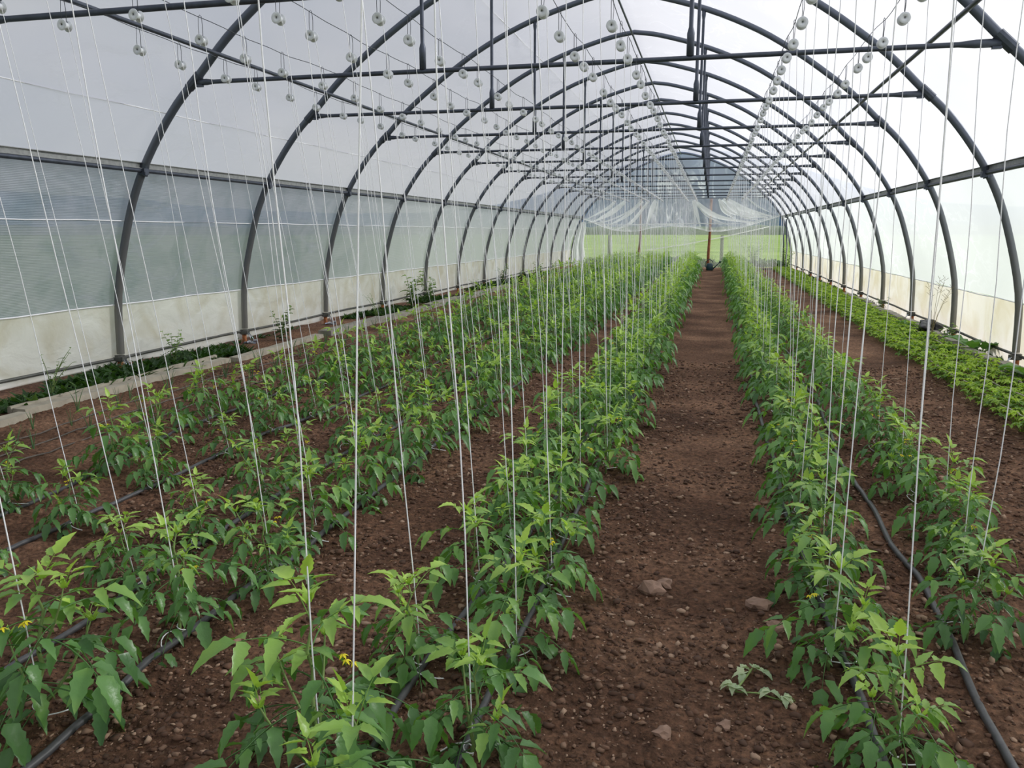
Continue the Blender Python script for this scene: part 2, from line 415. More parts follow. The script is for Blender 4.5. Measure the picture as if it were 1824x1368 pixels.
shell('ceiling', roof_arc, M['roof'], 'milky white polythene roof film over the hoops', .035, .012)
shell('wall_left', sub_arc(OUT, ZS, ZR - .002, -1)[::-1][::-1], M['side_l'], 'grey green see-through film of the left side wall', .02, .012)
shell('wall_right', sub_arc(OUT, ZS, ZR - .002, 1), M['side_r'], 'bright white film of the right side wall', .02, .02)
shell('baseboard_left', sub_arc(OUT, .07, ZS - .002, -1), M['skirt_l'], 'cream opaque film skirt along the left wall foot', .012, .03, .05)
shell('baseboard_right', sub_arc(OUT, .0, ZS - .002, 1), M['skirt_r'], 'cream opaque film skirt along the right wall foot', .012, .03, .04)
# seams on the film
def seam(n, x, z, r, label):
    mb = MB(); mb.tube([(x + .004 * math.sin(i), YB + i * (YE - YB) / 60, z + .006 * math.sin(i * 2.3)) for i in range(61)], r, 5)
    o = mb.build('trim_%d' % n, M['string']); tag(o, label, kind='structure')
seam(1, hoop_x(1.62, -1) + .01 - .05, 1.62, .006, 'thin white cord along the middle of the left side film')
seam(2, hoop_x(2.68, -1) - .05, 2.68, .005, 'thin white cord along the lower left roof film')
seam(3, -3.05, hoop_z(-3.05) + .05, .006, 'thin white cord along the upper left roof film')
seam(4, hoop_x(ZS, -1) - .03, ZS, .007, 'white welded edge on top of the left skirt')
seam(5, hoop_x(ZS, 1) + .03, ZS, .007, 'white welded edge on top of the right skirt')

# --- end gable film above the last cross bar
ZBAR = 2.965
mbp = dense([p for p in offset_arc(ARC, .03) if p[1] > ZBAR - .06], .25)
P = np.zeros((len(mbp), 12, 3))
for i, (x, z) in enumerate(mbp):
    for j in range(12):
        t = j / 11; zz = ZBAR - .02 + (z - ZBAR + .02) * t
        P[i, j] = (x, YE + .03 + .02 * float(fbm(np.array([x * 2.]), np.array([zz * .6]), 2)[0]), max(zz, ZBAR - .02))
tag(link('wall_back', grid_mesh('wall_back', P, M['endfilm'])), 'clear film closing the gable above the far cross bar', kind='structure')

# ================================================================== HOOPS
NAMES = {}
def hoopmat():
    m, nt, out = newmat('hoop_tube'); L = nt.links.new
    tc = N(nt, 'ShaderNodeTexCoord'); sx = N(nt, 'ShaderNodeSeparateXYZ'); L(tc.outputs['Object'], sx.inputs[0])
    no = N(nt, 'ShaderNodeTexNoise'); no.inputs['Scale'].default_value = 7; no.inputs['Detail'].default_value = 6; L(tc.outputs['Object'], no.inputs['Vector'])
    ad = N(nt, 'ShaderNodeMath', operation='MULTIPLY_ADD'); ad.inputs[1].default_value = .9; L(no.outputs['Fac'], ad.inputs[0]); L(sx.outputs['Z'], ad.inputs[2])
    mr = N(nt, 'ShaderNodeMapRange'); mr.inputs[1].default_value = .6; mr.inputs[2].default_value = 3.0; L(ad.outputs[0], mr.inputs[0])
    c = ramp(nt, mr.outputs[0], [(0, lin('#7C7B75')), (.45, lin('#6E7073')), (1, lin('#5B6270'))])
    p = N(nt, 'ShaderNodeBsdfPrincipled'); L(c, p.inputs['Base Color']); p.inputs['Roughness'].default_value = .42; p.inputs['Metallic'].default_value = .35; L(p.outputs[0], out.inputs[0]); return m
M['hoop'] = hoopmat()
def hoop_meshes():
    h = {}
    mb = MB(); arc = [p for p in ARC if p[1] >= .14]
    mb.tube([(x, 0, z) for x, z in arc], .040, 10, False); h['arch_tube'] = mb.mesh('arch_tube', M['hoop'])
    mb = MB(); xa, xb = -5.03, 2.13
    pts = [(xa, 0, ZBAR), (xa + .10, 0, ZBAR), (xa + .18, 0, ZBAR), (xb - .30, 0, ZBAR), (xb - .18, 0, ZBAR), (xb, 0, ZBAR)]
    mb.tube(pts, [.030, .030, .021, .021, .033, .033], 10)
    h['cross_bar'] = mb.mesh('cross_bar', M['steel_dark'])
    for n, x in (('l', -2.667), ('r', -.254)):
        mb = MB(); zt = hoop_z(x) - .03
        mb.tube([(x, 0, ZBAR + .015), (x, 0, ZBAR + .20), (x, 0, ZBAR + .25), (x, 0, zt - .12), (x, 0, zt - .06), (x, 0, zt)], [.032, .032, .019, .019, .028, .028], 8)
        h['strut' + n] = mb.mesh('strut', M['steel_dark'])
    for side in (-1, 1):
        mb = MB(); x = XC + side * 4.775
        mb.tube([(x, 0, -.05), (x, 0, .15)], .030, 10); h['socket%d' % side] = mb.mesh('ground_socket', M['rust'])
        mb = MB(); mb.tube([(x, 0, .12), (x, 0, .185)], .05, 10); mb.box((x - side * .02, -.045, .15), (.10, .05, .035)); mb.box((x - side * .07, -.03, .15), (.03, .07, .05))
        h['collar%d' % side] = mb.mesh('collar', M['leg'], False)
        mb = MB(); xz = hoop_x(ZR, side)
        mb.tube([(xz + side * .02, 0, ZR - .07), (xz - side * .015, 0, ZR + .05)], .05, 10); mb.box((xz - side * .035, -.035, ZR - .035), (.05, .07, .06)); mb.box((xz - side * .05, -.05, ZR - .055), (.03, .03, .035))
        h['bracket%d' % side] = mb.mesh('rail_bracket', M['steel_dark'], False)
        mb = MB(); xz = hoop_x(ZBAR, side)
        mb.tube([(hoop_x(ZBAR - .05, side), 0, ZBAR - .05), (hoop_x(ZBAR + .07, side), 0, ZBAR + .07)], .048, 10); mb.box((xz - side * .07, 0, ZBAR - .01), (.07, .03, .07))
        h['joint%d' % side] = mb.mesh('bar_joint', M['steel_dark'], False)
    return h
HM = hoop_meshes()
PLACE = {-1: 'first', 0: 'second', 1: 'third', 2: 'fourth', 3: 'fifth', 4: 'sixth', 5: 'seventh', 6: 'eighth', 7: 'ninth', 8: 'tenth', 9: 'fourth from the far end', 10: 'third from the far end', 11: 'second from the far end', 12: 'farthest, framing the open end'}
for k in range(KFIRST, KLAST + 1):
    y = Y0 + k * S
    if k in PLACE:
        w = PLACE[k]
        lab = 'dark steel tunnel hoop with cross bar, ' + (w if 'far' in w else w + (' counting from the front' if k > -1 else ', its bar crossing the top left corner'))
    else: lab = 'dark steel tunnel hoop behind the viewer'
    t = thing('tunnel_hoop', (0, y, 0), lab[:110], 'hoop', 'steel hoops of the tunnel')
    made = {}
    for nm, key in (('arch_tube', 'arch_tube'), ('cross_bar', 'cross_bar'), ('strut', 'strutl'), ('strut', 'strutr'), ('ground_socket', 'socket-1'), ('ground_socket', 'socket1'),
                    ('collar', 'collar-1'), ('collar', 'collar1'), ('rail_bracket', 'bracket-1'), ('rail_bracket', 'bracket1'), ('bar_joint', 'joint-1'), ('bar_joint', 'joint1')):
        par = t
        if nm == 'collar': par = made['socket' + key[6:]]
        elif nm == 'rail_bracket': par = made['arch_tube']
        elif nm == 'bar_joint': par = made['cross_bar']
        o = link(nm, HM[key], par); made[key] = o
        if nm == 'ground_socket': o['label'] = 'rusty orange ground socket'

# --- purlins and rails (run the whole length)
def longbar(name, x, z, r, mat, label, cat='rail', wig=0):
    mb = MB(); n = 40
    mb.tube([(0, i * (YE - YB) / n, wig * math.sin(i * 1.7)) for i in range(n + 1)], r, 8)
    t = thing(name, (x, YB, z), label, cat); mb.build('tube', mat, t); return t
for side, nm in ((-1, 'left'), (1, 'right')):
    x = hoop_x(ZR, side)
    t = longbar('side_rail', x - side * .012, ZR - .025, .022, M['steel_dark'], 'dark rail with film clamping channel along the %s side, waist high on the hoops' % nm)
    mb = MB()
    yl = YE - YB
    mb.box((side * .02, yl / 2, .048), (.010, yl, .058)); mb.box((side * .008, yl / 2, .078), (.03, yl, .006)); mb.box((side * .008, yl / 2, .024), (.03, yl, .006))
    ch = mb.build('clamping_channel', M['alu'], t, False); ch['label'] = 'pale grey clamping channel'
    # purlin beneath the roof
    px = -4.80 if side < 0 else 1.90
    longbar('roof_purlin', px - side * .055, hoop_z(px) - .04, .021, M['steel_dark'], 'dark steel purlin running lengthwise under the %s roof slope' % nm, 'purlin')
    # low roll bar that holds the film
    xb = hoop_x(.15, side)
    longbar('film_bar', xb - side * .015 + side * .05, .155, .017, M['leg'], 'grey bar holding the film down along the %s wall foot' % nm, 'bar', .008)
longbar('ridge_purlin', XC - .02, 4.875 - .06, .017, M['steel_dark'], 'thin dark ridge purlin running under the peak of the roof', 'purlin')

# --- bobbin wires
WX = {'A': -4.20, 'B': -3.57, 'C': -2.75, 'D': -2.13, 'E': -1.08, 'F': -.70, 'G': .50, 'H': 1.11}
WN = {'A': 'leftmost wire', 'B': 'second wire from the left', 'C': 'third wire from the left', 'D': 'fourth wire from the left',
      'E': 'fifth wire from the left', 'F': 'sixth wire from the left', 'G': 'second wire from the right', 'H': 'rightmost wire'}
ZW = 2.995
for w, x in WX.items():
    mb = MB(); pts = []; n = 240
    for i in range(n + 1):
        y = YB + (YE - YB) * i / n
        sag = -.022 * math.sin(PI * ((y - Y0) / S % 1)) ** 2
        pts.append((.006 * math.sin(y * 5 + x), y - YB, sag + .004 * math.sin(y * 9 + x * 3)))
    mb.tube(pts, .0028, 4)
    o = mb.build('support_wire', M['wire'], None, True, (x, YB, ZW)); tag(o, 'thin dark %s carrying string bobbins across the bars' % WN[w].replace('wire', 'wire'), 'wire', 'wires carrying the bobbins')
def wire_z(y): return ZW - .022 * math.sin(PI * ((y - Y0) / S % 1)) ** 2

# ================================================================== TOMATO PLANTS
def leaflet(mb, p, d, up, L, W, droop, rng, teeth=True, fold=.40):
    """p base, d direction, up normal-ish"""
    d = d.normalized(); s_ = d.cross(up)
    if s_.length < 1e-4: s_ = Vector((1, 0, 0))
    s_.normalize(); u = s_.cross(d).normalized()
    if teeth:
        sta = [0, .08, .18, .28, .39, .50, .61, .72, .85, 1.0]
        wd = [.04, .56, 1.0, .84, 1.06, .74, .82, .44, .34, 0]
    else:
        sta = [0, .16, .34, .5, .66, .82, 1.0]
        wd = [.10, .80, 1.0, .86, .66, .36, 0]
    tw = rng.uniform(-.35, .35)
    vs = []; pos = p.copy(); dd = d.copy(); last = 0
    for i, t in enumerate(sta):
        pos = pos + dd * (t - last) * L; last = t
        dd = (dd - Vector((0, 0, 1)) * droop * .13).normalized()
        w = wd[i] * W * .5
        s2 = (s_ + s_.cross(dd) * tw * t).normalized(); uu = s2.cross(dd).normalized()
        bk = dd * (-.03 * L if teeth and i % 2 == 0 and 0 < i < 9 else 0)
        wv = 0
        vs += [pos - s2 * w + uu * (w * fold + wv) + bk, pos, pos + s2 * w + uu * (w * fold - wv) + bk]
    fs = []
    for i in range(len(sta) - 1):
        b = i * 3; fs += [(b, b + 1, b + 4, b + 3), (b + 1, b + 2, b + 5, b + 4)]
    mb.add(vs, fs)
def compound_leaf(mb, base, az, elev, L, rng, tone, size=1., droop=1., lite=False):
    d = Vector((math.cos(az) * math.cos(elev), math.sin(az) * math.cos(elev), math.sin(elev)))
    n = 7; P = [base.copy()]; D = [d.copy()]
    for i in range(n):
        d = (d - Vector((0, 0, 1)) * .125 * droop + Vector((rng.uniform(-1, 1), rng.uniform(-1, 1), 0)) * .04).normalized()
        P.append(P[-1] + d * L / n); D.append(d.copy())
    mb.tone = max(0, tone - .05)
    mb.tube(P, [.0032 * size] + [.0025 * size] * (n - 2) + [.0014 * size] * 2, 3, False)
    for i, sc in ((3, .85), (4, .25), (6, .95)) if not lite else ((3, .75), (5, .9)):
        for sd in (-1, 1):
            t = D[i]; s_ = t.cross(Vector((0, 0, 1)))
            if s_.length < .05: s_ = Vector((math.sin(az), -math.cos(az), 0))
            s_.normalize()
            dd = (s_ * sd * .95 + t * rng.uniform(.35, .8) - Vector((0, 0, 1)) * rng.uniform(-.15, .38) * droop)
            mb.tone = max(0, min(1, tone + rng.uniform(-.12, .12)))
            ll = .118 * size * sc * rng.uniform(.8, 1.2)
            up = Vector((0, 0, 1)) + s_ * sd * .2 + Vector((rng.uniform(-.3, .3), rng.uniform(-.3, .3), 0))
            leaflet(mb, P[i] + dd.normalized() * .008, dd, up, ll, ll * rng.uniform(.34, .44), rng.uniform(.2, 1.25) * droop, rng)
    mb.tone = max(0, min(1, tone + rng.uniform(-.1, .1)))
    ll = .135 * size * rng.uniform(.85, 1.15)
    leaflet(mb, P[-1], D[-1], Vector((0, 0, 1)) + Vector((rng.uniform(-.3, .3), rng.uniform(-.3, .3), 0)), ll, ll * .42, rng.uniform(.6, 1.4) * droop, rng)
def tomato_meshes(seed, H=.5, lite=False, shoots=3):
    rng = random.Random(seed); st = MB(); fo = MB()
    lean = Vector((rng.uniform(-.05, .05), rng.uniform(-.05, .05), 0))
    main = [Vector((0, 0, -.03))]
    for i in range(1, 9):
        t = i / 8; main.append(Vector((lean.x * t + .012 * math.sin(i * 1.9 + seed), lean.y * t + .012 * math.cos(i * 2.3 + seed), H * .92 * t)))
    st.tube(main, [.009, .008, .0075, .007, .0062, .0055, .0045, .0035, .002], 5)
    axes = [(main, 1.0)]
    for k in range(shoots):
        i0 = rng.choice([1, 2, 3, 4]); a = rng.uniform(0, 2 * PI); b = main[i0].copy(); pts = [b]
        d = Vector((math.cos(a) * .75, math.sin(a) * .75, .65)).normalized(); LL = rng.uniform(.16, .30) * H / .5
        for j in range(6):
            d = (d + Vector((0, 0, .16))).normalized(); pts.append(pts[-1] + d * LL / 6)
        st.tube(pts, [.0055, .005, .0045, .004, .0035, .003, .0018], 4); axes.append((pts, .72))
    for pts, sc in axes:
        m = len(pts) - 1; nl = (13 if sc == 1 else 6) if not lite else (11 if sc == 1 else 4)
        az = rng.uniform(0, 2 * PI)
        for j in range(nl):
            t = .2 + .77 * j / (nl - 1); q = t * m; i = min(int(q), m - 1); p = pts[i].lerp(pts[i + 1], q - i)
            az += 2.4 + rng.uniform(-.3, .3)
            young = max(0, (t - .68) / .32)
            L = (.20 + .07 * math.sin(PI * min(1, t * 1.1))) * (1 - .62 * young) * sc * rng.uniform(.85, 1.15) * (H / .5) ** .5
            el = .0 + .5 * t + .75 * young + rng.uniform(-.15, .2)
            compound_leaf(fo, p, az, el, L, rng, .10 + .26 * t + .38 * young, (.62 + .38 * (1 - young)) * (1 if sc == 1 else .82), 1.15 - .8 * young, lite)
        # growing tip: small upright leaflets
        for j in range(5):
            a = j * 1.3 + rng.random(); fo.tone = .78 + rng.uniform(-.1, .12)
            leaflet(fo, pts[-1] - Vector((0, 0, .01)), Vector((math.cos(a) * .5, math.sin(a) * .5, 1)), Vector((math.cos(a), math.sin(a), .2)), .06 * sc, .017, .5, rng)
    out = [('stem', st.mesh('stem', M['stem'])), ('foliage', fo.mesh('foliage', M['tomleaf']))]
    return out
def flower_mesh(seed):
    rng = random.Random(seed); mb = MB()
    for k in range(3):
        c = Vector((rng.uniform(-.03, .03), rng.uniform(-.03, .03), rng.uniform(-.02, .02)))
        for j in range(5):
            a = j * 2 * PI / 5; leaflet(mb, c, Vector((math.cos(a), math.sin(a), -.3)), Vector((0, 0, 1)), .018, .007, .6, rng, False)
        mb.tube([c, c - Vector((0, 0, .012))], [.003, .001], 5)
    return mb.mesh('blossom', M['flower'])
VAR = [tomato_meshes(100 + i, [.50, .46, .54, .48, .52, .44, .50, .56, .47, .53][i], False, [2, 1, 3, 2, 2, 2, 3, 2, 1, 2][i]) for i in range(10)]
VARL = [tomato_meshes(300 + i, .55, True, 3) for i in range(5)]
FLW = [flower_mesh(i) for i in range(3)]

ROWS = {   # wire letter: (row x, explicit near plants (x, y, scale), spacing, end y, row phrase)
    'A': (-3.78, [(-3.62, 2.75, .8), (-3.70, 3.45, .85), (-3.62, 4.18, 1.0)], .62, 'the outermost left row'),
    'B': (-3.15, [(-3.05, 2.62, .8), (-3.12, 3.31, 1.0), (-3.16, 3.98, .9)], .62, 'the second row from the left'),
    'C': (-2.40, [(-2.55, 1.95, .9), (-2.32, 2.72, .95), (-2.38, 3.28, .9)], .58, 'the third row from the left'),
    'D': (-1.86, [(-1.93, 1.82, 1.25), (-1.836, 2.38, .98), (-1.78, 2.90, .9), (-1.84, 3.42, 1.0)], .56, 'the fourth row from the left'),
    'E': (-.93, [(-.98, 1.78, 1.25), (-.923, 2.40, .98), (-.90, 3.05, 1.0)], .58, 'the fifth row from the left'),
    'F': (-.62, [(-.80, 1.58, 1.1), (-.61, 1.97, 1.0), (-.62, 2.55, .95), (-.60, 3.10, .95)], .58, 'the left path edge row'),
    'G': (.50, [(.56, 2.24, .95), (.457, 2.76, 1.0), (.50, 3.26, .9)], .52, 'the right path edge row'),
    'H': (1.20, [(.985, 3.11, .9), (1.12, 3.72, .9), (1.17, 4.22, .95)], .56, 'the rightmost tomato row'),
}
rng = random.Random(11)
plants = []
for w, (rx, near, sp, ph) in ROWS.items():
    lst = list(near); y = near[-1][1]
    while y < 35.6:
        y += sp * rng.uniform(.88, 1.12)
        g = min(1, max(0, (y - 6) / 18))
        lst.append((rx + rng.uniform(-.05, .05) + ((.24 if w == 'G' else -.10 if w == 'F' else -.14 if w == 'H' else 0) * min(1, y / 25)), y, rng.uniform(.88, 1.06) + .22 * g))
    for i, (x, y, s_) in enumerate(lst): plants.append((w, i, x, y, s_ * (.86 if (w in 'BC' and y < 9) or (w == 'H' and y > 9) else 1) * (.84 + .16 * min(1, max(0, (y - 4) / 9)))))
plants.sort(key=lambda p: p[3])
near_p, far_p = plants[:300], plants[300:]
YCUT = near_p[-1][3]

def stretch(y):
    k = int(math.floor((y - Y0) / S))
    a = max(0, k + 1)
    return (ORD[a], ORD[a + 1] if a + 1 < 14 else 'last')
for (w, i, x, y, s_) in near_p:
    ph = ROWS[w][3]
    if i < 12:
        lab = 'tomato plant, %s from the front in %s' % (ORD[i], ph); grp = 'tomato plants in rows'
    else:
        a, b = stretch(y); lab = 'tomato plant in %s, between the %s and %s hoops' % (ph, a, b)
        grp = 'tomato plants in %s between the %s and %s hoops' % (ph, a, b)
    t = thing('tomato_plant', (x, y, gz(x, y)), lab, 'plant', grp, rng.uniform(0, 2 * PI), s_)
    v = VAR[rng.randrange(10)] if y < 11 else VARL[rng.randrange(5)]
    for nm, me in v: link(nm, me, t)
    if rng.random() < (.5 if y < 8 else .12):
        a = rng.uniform(0, 6.28); o = link('blossom', FLW[rng.randrange(3)], t, (.08 * math.cos(a), .08 * math.sin(a), rng.uniform(.3, .42)))
        o['label'] = 'small yellow blossoms'
# far plants as one mass
def merge(name, items, mat):
    V = []; F = []; T = []; b = 0; ls = []
    for me, x, y, z, rz, s_ in items:
        n = len(me.vertices); co = np.empty(n * 3, np.float32); me.vertices.foreach_get('co', co); co = co.reshape(-1, 3) * s_
        c, s2 = math.cos(rz), math.sin(rz); xy = co[:, :2] @ np.array([[c, s2], [-s2, c]]); co = np.c_[xy, co[:, 2]] + (x, y, z)
        nl = len(me.loops); li = np.empty(nl, np.int32); me.loops.foreach_get('vertex_index', li)
        st = np.empty(len(me.polygons), np.int32); me.polygons.foreach_get('loop_total', st)
        tn = np.empty(n, np.float32); me.attributes['tone'].data.foreach_get('value', tn)
        V.append(co); F.append(li + b); ls.append(st); T.append(tn); b += n
    V = np.concatenate(V); F = np.concatenate(F); ls = np.concatenate(ls); T = np.concatenate(T)
    me = bpy.data.meshes.new(name); me.vertices.add(len(V)); me.vertices.foreach_set('co', V.reshape(-1).astype(np.float32))
    me.loops.add(len(F)); me.loops.foreach_set('vertex_index', F.astype(np.int32))
    me.polygons.add(len(ls)); me.polygons.foreach_set('loop_start', np.concatenate([[0], np.cumsum(ls)[:-1]]).astype(np.int32))
    me.update(calc_edges=True)
    at = me.attributes.new('tone', 'FLOAT', 'POINT'); at.data.foreach_set('value', T)
    me.materials.append(mat); return me
its = [(VARL[rng.randrange(5)][1][1], x, y, gz(x, y), rng.uniform(0, 6.28), s_) for (w, i, x, y, s_) in far_p]
tag(link('tomato_foliage', merge('tomato_foliage', its, M['tomleaf'])), 'mass of far tomato plants filling the rows toward the open end', 'plants', None, 'stuff')

# ================================================================== BOBBINS AND STRINGS
def hook_mesh():
    mb = MB(); r = .0022
    mb.tube([(-.004, -.02, -.128), (-.004, -.022, -.07), (-.006, -.012, 0), (0, -.004, .012), (.006, .004, .004), (.008, .01, -.05), (.004, .012, -.128), (0, .028, -.130)], r, 4)
    mb.tube([(-.004, -.02, -.128), (0, -.028, -.140), (0, -.030, -.155), (0, .030, -.155)], r, 4)
    return mb.mesh('hook', M['wire'])
def spool_mesh():
    mb = MB()
    mb.lathe([(.008, -.024), (.008, -.030), (.034, -.030), (.036, -.028), (.035, -.026), (.021, -.025), (.021, .025), (.035, .026), (.036, .028), (.034, .030), (.008, .030), (.008, .024)], 'Y', 18, (0, 0, -.155))
    return mb.mesh('spool', M['spool'])
HK, SPL = hook_mesh(), spool_mesh()
def string_pts(a, b, seed, n=9):
    r = random.Random(seed); a = Vector(a); b = Vector(b); out = []
    px, py = r.uniform(0, 6), r.uniform(0, 6); am = r.uniform(.002, .012)
    for i in range(n + 1):
        t = i / n; p = a.lerp(b, t); e = math.sin(PI * t)
        out.append(p + Vector((am * e * math.sin(t * 9 + px), am * e * math.cos(t * 7 + py), 0)))
    return out
bob = []
for (w, i, x, y, s_) in plants:
    near = y < 3.6
    jy = random.Random(int(y * 1000)).uniform(-.10, .10)
    bx = WX[w]
    bob.append((w, i, x, y, s_, bx, y + jy))
def add_string(mb, ox, oy, oz, bx, by, x, y, seed, n, r, det):
    a = (bx - ox + .026, by - oy, wire_z(by) - .17 - oz); g = gz(x, y)
    b = (x - ox + .012, y - oy, g + .10 - oz)
    pts = string_pts(a, b, seed, n)
    if det:
        rr = random.Random(seed); q = Vector(b)
        for j in range(12):    # turns round the stem, then a loose tail on the soil
            an = j * .65; pts.append(Vector((x - ox + .014 * math.cos(an), y - oy + .014 * math.sin(an), g + .09 - j * .004 - oz)))
        a0 = rr.uniform(0, 6.28)
        for j in range(1, 10): pts.append(Vector((x - ox + math.cos(a0 + j * .22) * .011 * j + .004, y - oy + math.sin(a0 + j * .22) * .011 * j, g + .015 + .03 * math.sin(PI * (j + 2) / 12) - oz)))
    mb.tube(pts, r, 4 if not det else 5, False)
cnt = {w: 0 for w in WX}
nb, fb = bob[:300], bob[300:]
for (w, i, x, y, s_, bx, by) in nb:
    z = wire_z(by); k = cnt[w]; cnt[w] += 1
    if k < 12: lab = 'string bobbin with twine, %s from front on the %s' % (ORD[k], WN[w]); grp = 'string bobbins hooked on the wires'
    else:
        a, b = stretch(by); lab = 'string bobbin on the %s between the %s and %s hoops' % (WN[w], a, b); grp = 'string bobbins on the %s between the %s and %s hoops' % (WN[w], a, b)
    t = thing('string_bobbin', (bx, by, z), lab, 'bobbin', grp)
    link('hook', HK, t); link('spool', SPL, t)
    mb = MB(); add_string(mb, bx, by, z, bx, by, x, y, int(y * 977 + k), 9, .0021, y < 9)
    mb.build('twine', M['string'], t)
mb = MB(); sp = MB()
for (w, i, x, y, s_, bx, by) in fb:
    z = wire_z(by); add_string(mb, 0, 0, 0, bx, by, x, y, int(y * 977), 3, .0021, False)
    mb.lathe([(.006, -.022), (.032, -.022), (.018, -.018), (.018, .018), (.032, .022), (.006, .022)], 'Y', 8, (bx, by, z - .155))
    mb.tube([(bx, by, z), (bx, by, z - .15)], .0022, 3, False)
tag(mb.build('twine_strands', M['string']), 'many far white bobbins and strings fading toward the open end', 'strings', None, 'stuff')

# ================================================================== DRIP TUBES
def path_interp(kn, y):
    ysn = [k[0] for k in kn]; xsn = [k[1] for k in kn]
    return float(np.interp(y, ysn, xsn))
def hose(name, kn, r, mat, label, wob=.012, y1=35.3, lift=0.0, st=.12):
    mb = MB(); pts = []; y = .4
    if kn[0][0] > y: y = kn[0][0]
    ph = kn[0][1] * 7
    while y < y1:
        x = path_interp(kn, y) + wob * math.sin(y * 1.9 + ph) + wob * .5 * math.sin(y * 4.3 + ph)
        pts.append((x, y, gz(x, y) + r * .75 + lift)); y += st if y < 12 else .3
    # relax the height so the tube bridges small dips
    zs = [p[2] for p in pts]
    zs = [max(zs[max(0, i - 1):i + 2]) * .6 + zs[i] * .4 for i in range(len(zs))]
    mb.tube([(p[0], p[1], z) for p, z in zip(pts, zs)], r, 8)
    return tag(mb.build(name, mat), label, 'tube')
hose('drip_tube', [(1, -3.55), (3.3, -3.62), (3.74, -3.66), (4.7, -3.84), (5.3, -3.92), (35, -3.95)], .0115, M['hose'], 'dark drip tube nearest the left wall boards among sparse plants')
hose('drip_tube', [(1, -3.28), (3.2, -3.21), (3.9, -3.16), (5, -3.2), (6.3, -3.12), (8, -3.06), (35, -3.05)], .0125, M['hose'], 'dark drip tube on bare soil right of the sparse left bed')
hose('drip_tube', [(1, -2.25), (2.3, -2.29), (3, -2.36), (35, -2.38)], .0125, M['hose'], 'dark drip tube half hidden between the two rows of the left middle bed')
hose('drip_tube', [(1, -1.80), (1.7, -1.815), (2.4, -1.84), (35, -1.86)], .0135, M['hose'], 'black shiny drip tube running along the left middle bed edge')
hose('drip_tube', [(1, -.90), (2.5, -.90), (2.8, -.885), (3.5, -.85), (4.3, -.82), (35, -.84)], .0125, M['hose'], 'drip tube under the left row of the bed left of the path')
hose('drip_tube', [(1, -.62), (2, -.63), (2.65, -.65), (35, -.62)], .0125, M['hose'], 'drip tube under the row along the left path edge')
hose('drip_tube', [(1, .55), (2.3, .52), (3, .515), (4.6, .45), (35, .48)], .014, M['hose'], 'drip tube under the row along the right path edge')
hose('drip_tube', [(1, .93), (2.4, .915), (3.6, .93), (4, .89), (5.9, .92), (7.7, .965), (35, .95)], .0135, M['hose'], 'thick grey drip tube lying open between the two right rows', .02)
for i, x in enumerate((-4.45, -4.72, -4.98)):
    hose('drip_tape', [(2.2, x + .25), (5, x + .02), (35, x)], .006, M['thinhose'], '%s thin brown drip tape from the left wall boards' % ['third', 'second', 'first'][i], .02)
for i, x in enumerate((2.40, 2.68, 2.93)):
    hose('bed_tape', [(6, x), (35, x + .12 if i == 0 else x)], .0065, M['wood'], 'pale thin tape lying on the right leafy bed, %s from the path' % ORD[i], .01, 35, .09)

# ================================================================== LEFT EDGE BOARDS, RIGHT EDGE BLOCKS
def slab(name, x, y, L, W, H, mat, label, cat, rz=0, grp=None):
    mb = MB(); r = random.Random(int(y * 10)); n = 12
    vs = []; fs = []
    for i in range(n + 1):
        t = -L / 2 + L * i / n
        for (a, b) in ((-W / 2, 0), (-W / 2 + .008, H), (W / 2 - .008, H), (W / 2, 0)):
            vs.append((a + r.uniform(-.004, .004), t, b + r.uniform(-.004, .004)))
    for i in range(n):
        for j in range(3): fs.append((i * 4 + j, i * 4 + j + 1, i * 4 + j + 5, i * 4 + j + 4))
    fs += [(0, 1, 2, 3), tuple(n * 4 + j for j in (3, 2, 1, 0))]
    mb.add(vs, fs); o = mb.build(name, mat, None, False, (x, y, gz(x, y) - .03)); o.rotation_euler = (0, 0, rz)
    return tag(o, label, cat, grp)
for i, (x, y, L) in enumerate([(-5.42, 3.9, 2.9), (-5.53, 6.85, 2.9), (-5.46, 9.5, 2.3)]):
    slab('edging_board', x, y, L, .15, .085, M['wood'], 'weathered grey board edging the left bed, %s from the front' % ORD[i], 'board', [.02, -.02, .03][i])
slab('edging_board', -5.68, 6.9, 3.0, .05, .10, M['wood'], 'narrow weathered board standing behind the front edging boards', 'board', .015)
for i in range(5):
    slab('concrete_slab', -5.50 + .02 * (i % 2), 11.9 + i * 2.25, 2.15,   .22, .10, M['concrete'], 'grey concrete slab edging the left bed, %s along from the boards' % ORD[i], 'slab')
for i in range(9):
    slab('edging_block', 3.10 + .03 * math.sin(i * 2), 7.5 + i * 1.5, 1.38, .14, .16, M['concrete'], 'low mossy concrete block edging the right leafy bed, %s from the front' % ORD[i], 'block', .02 * math.sin(i))

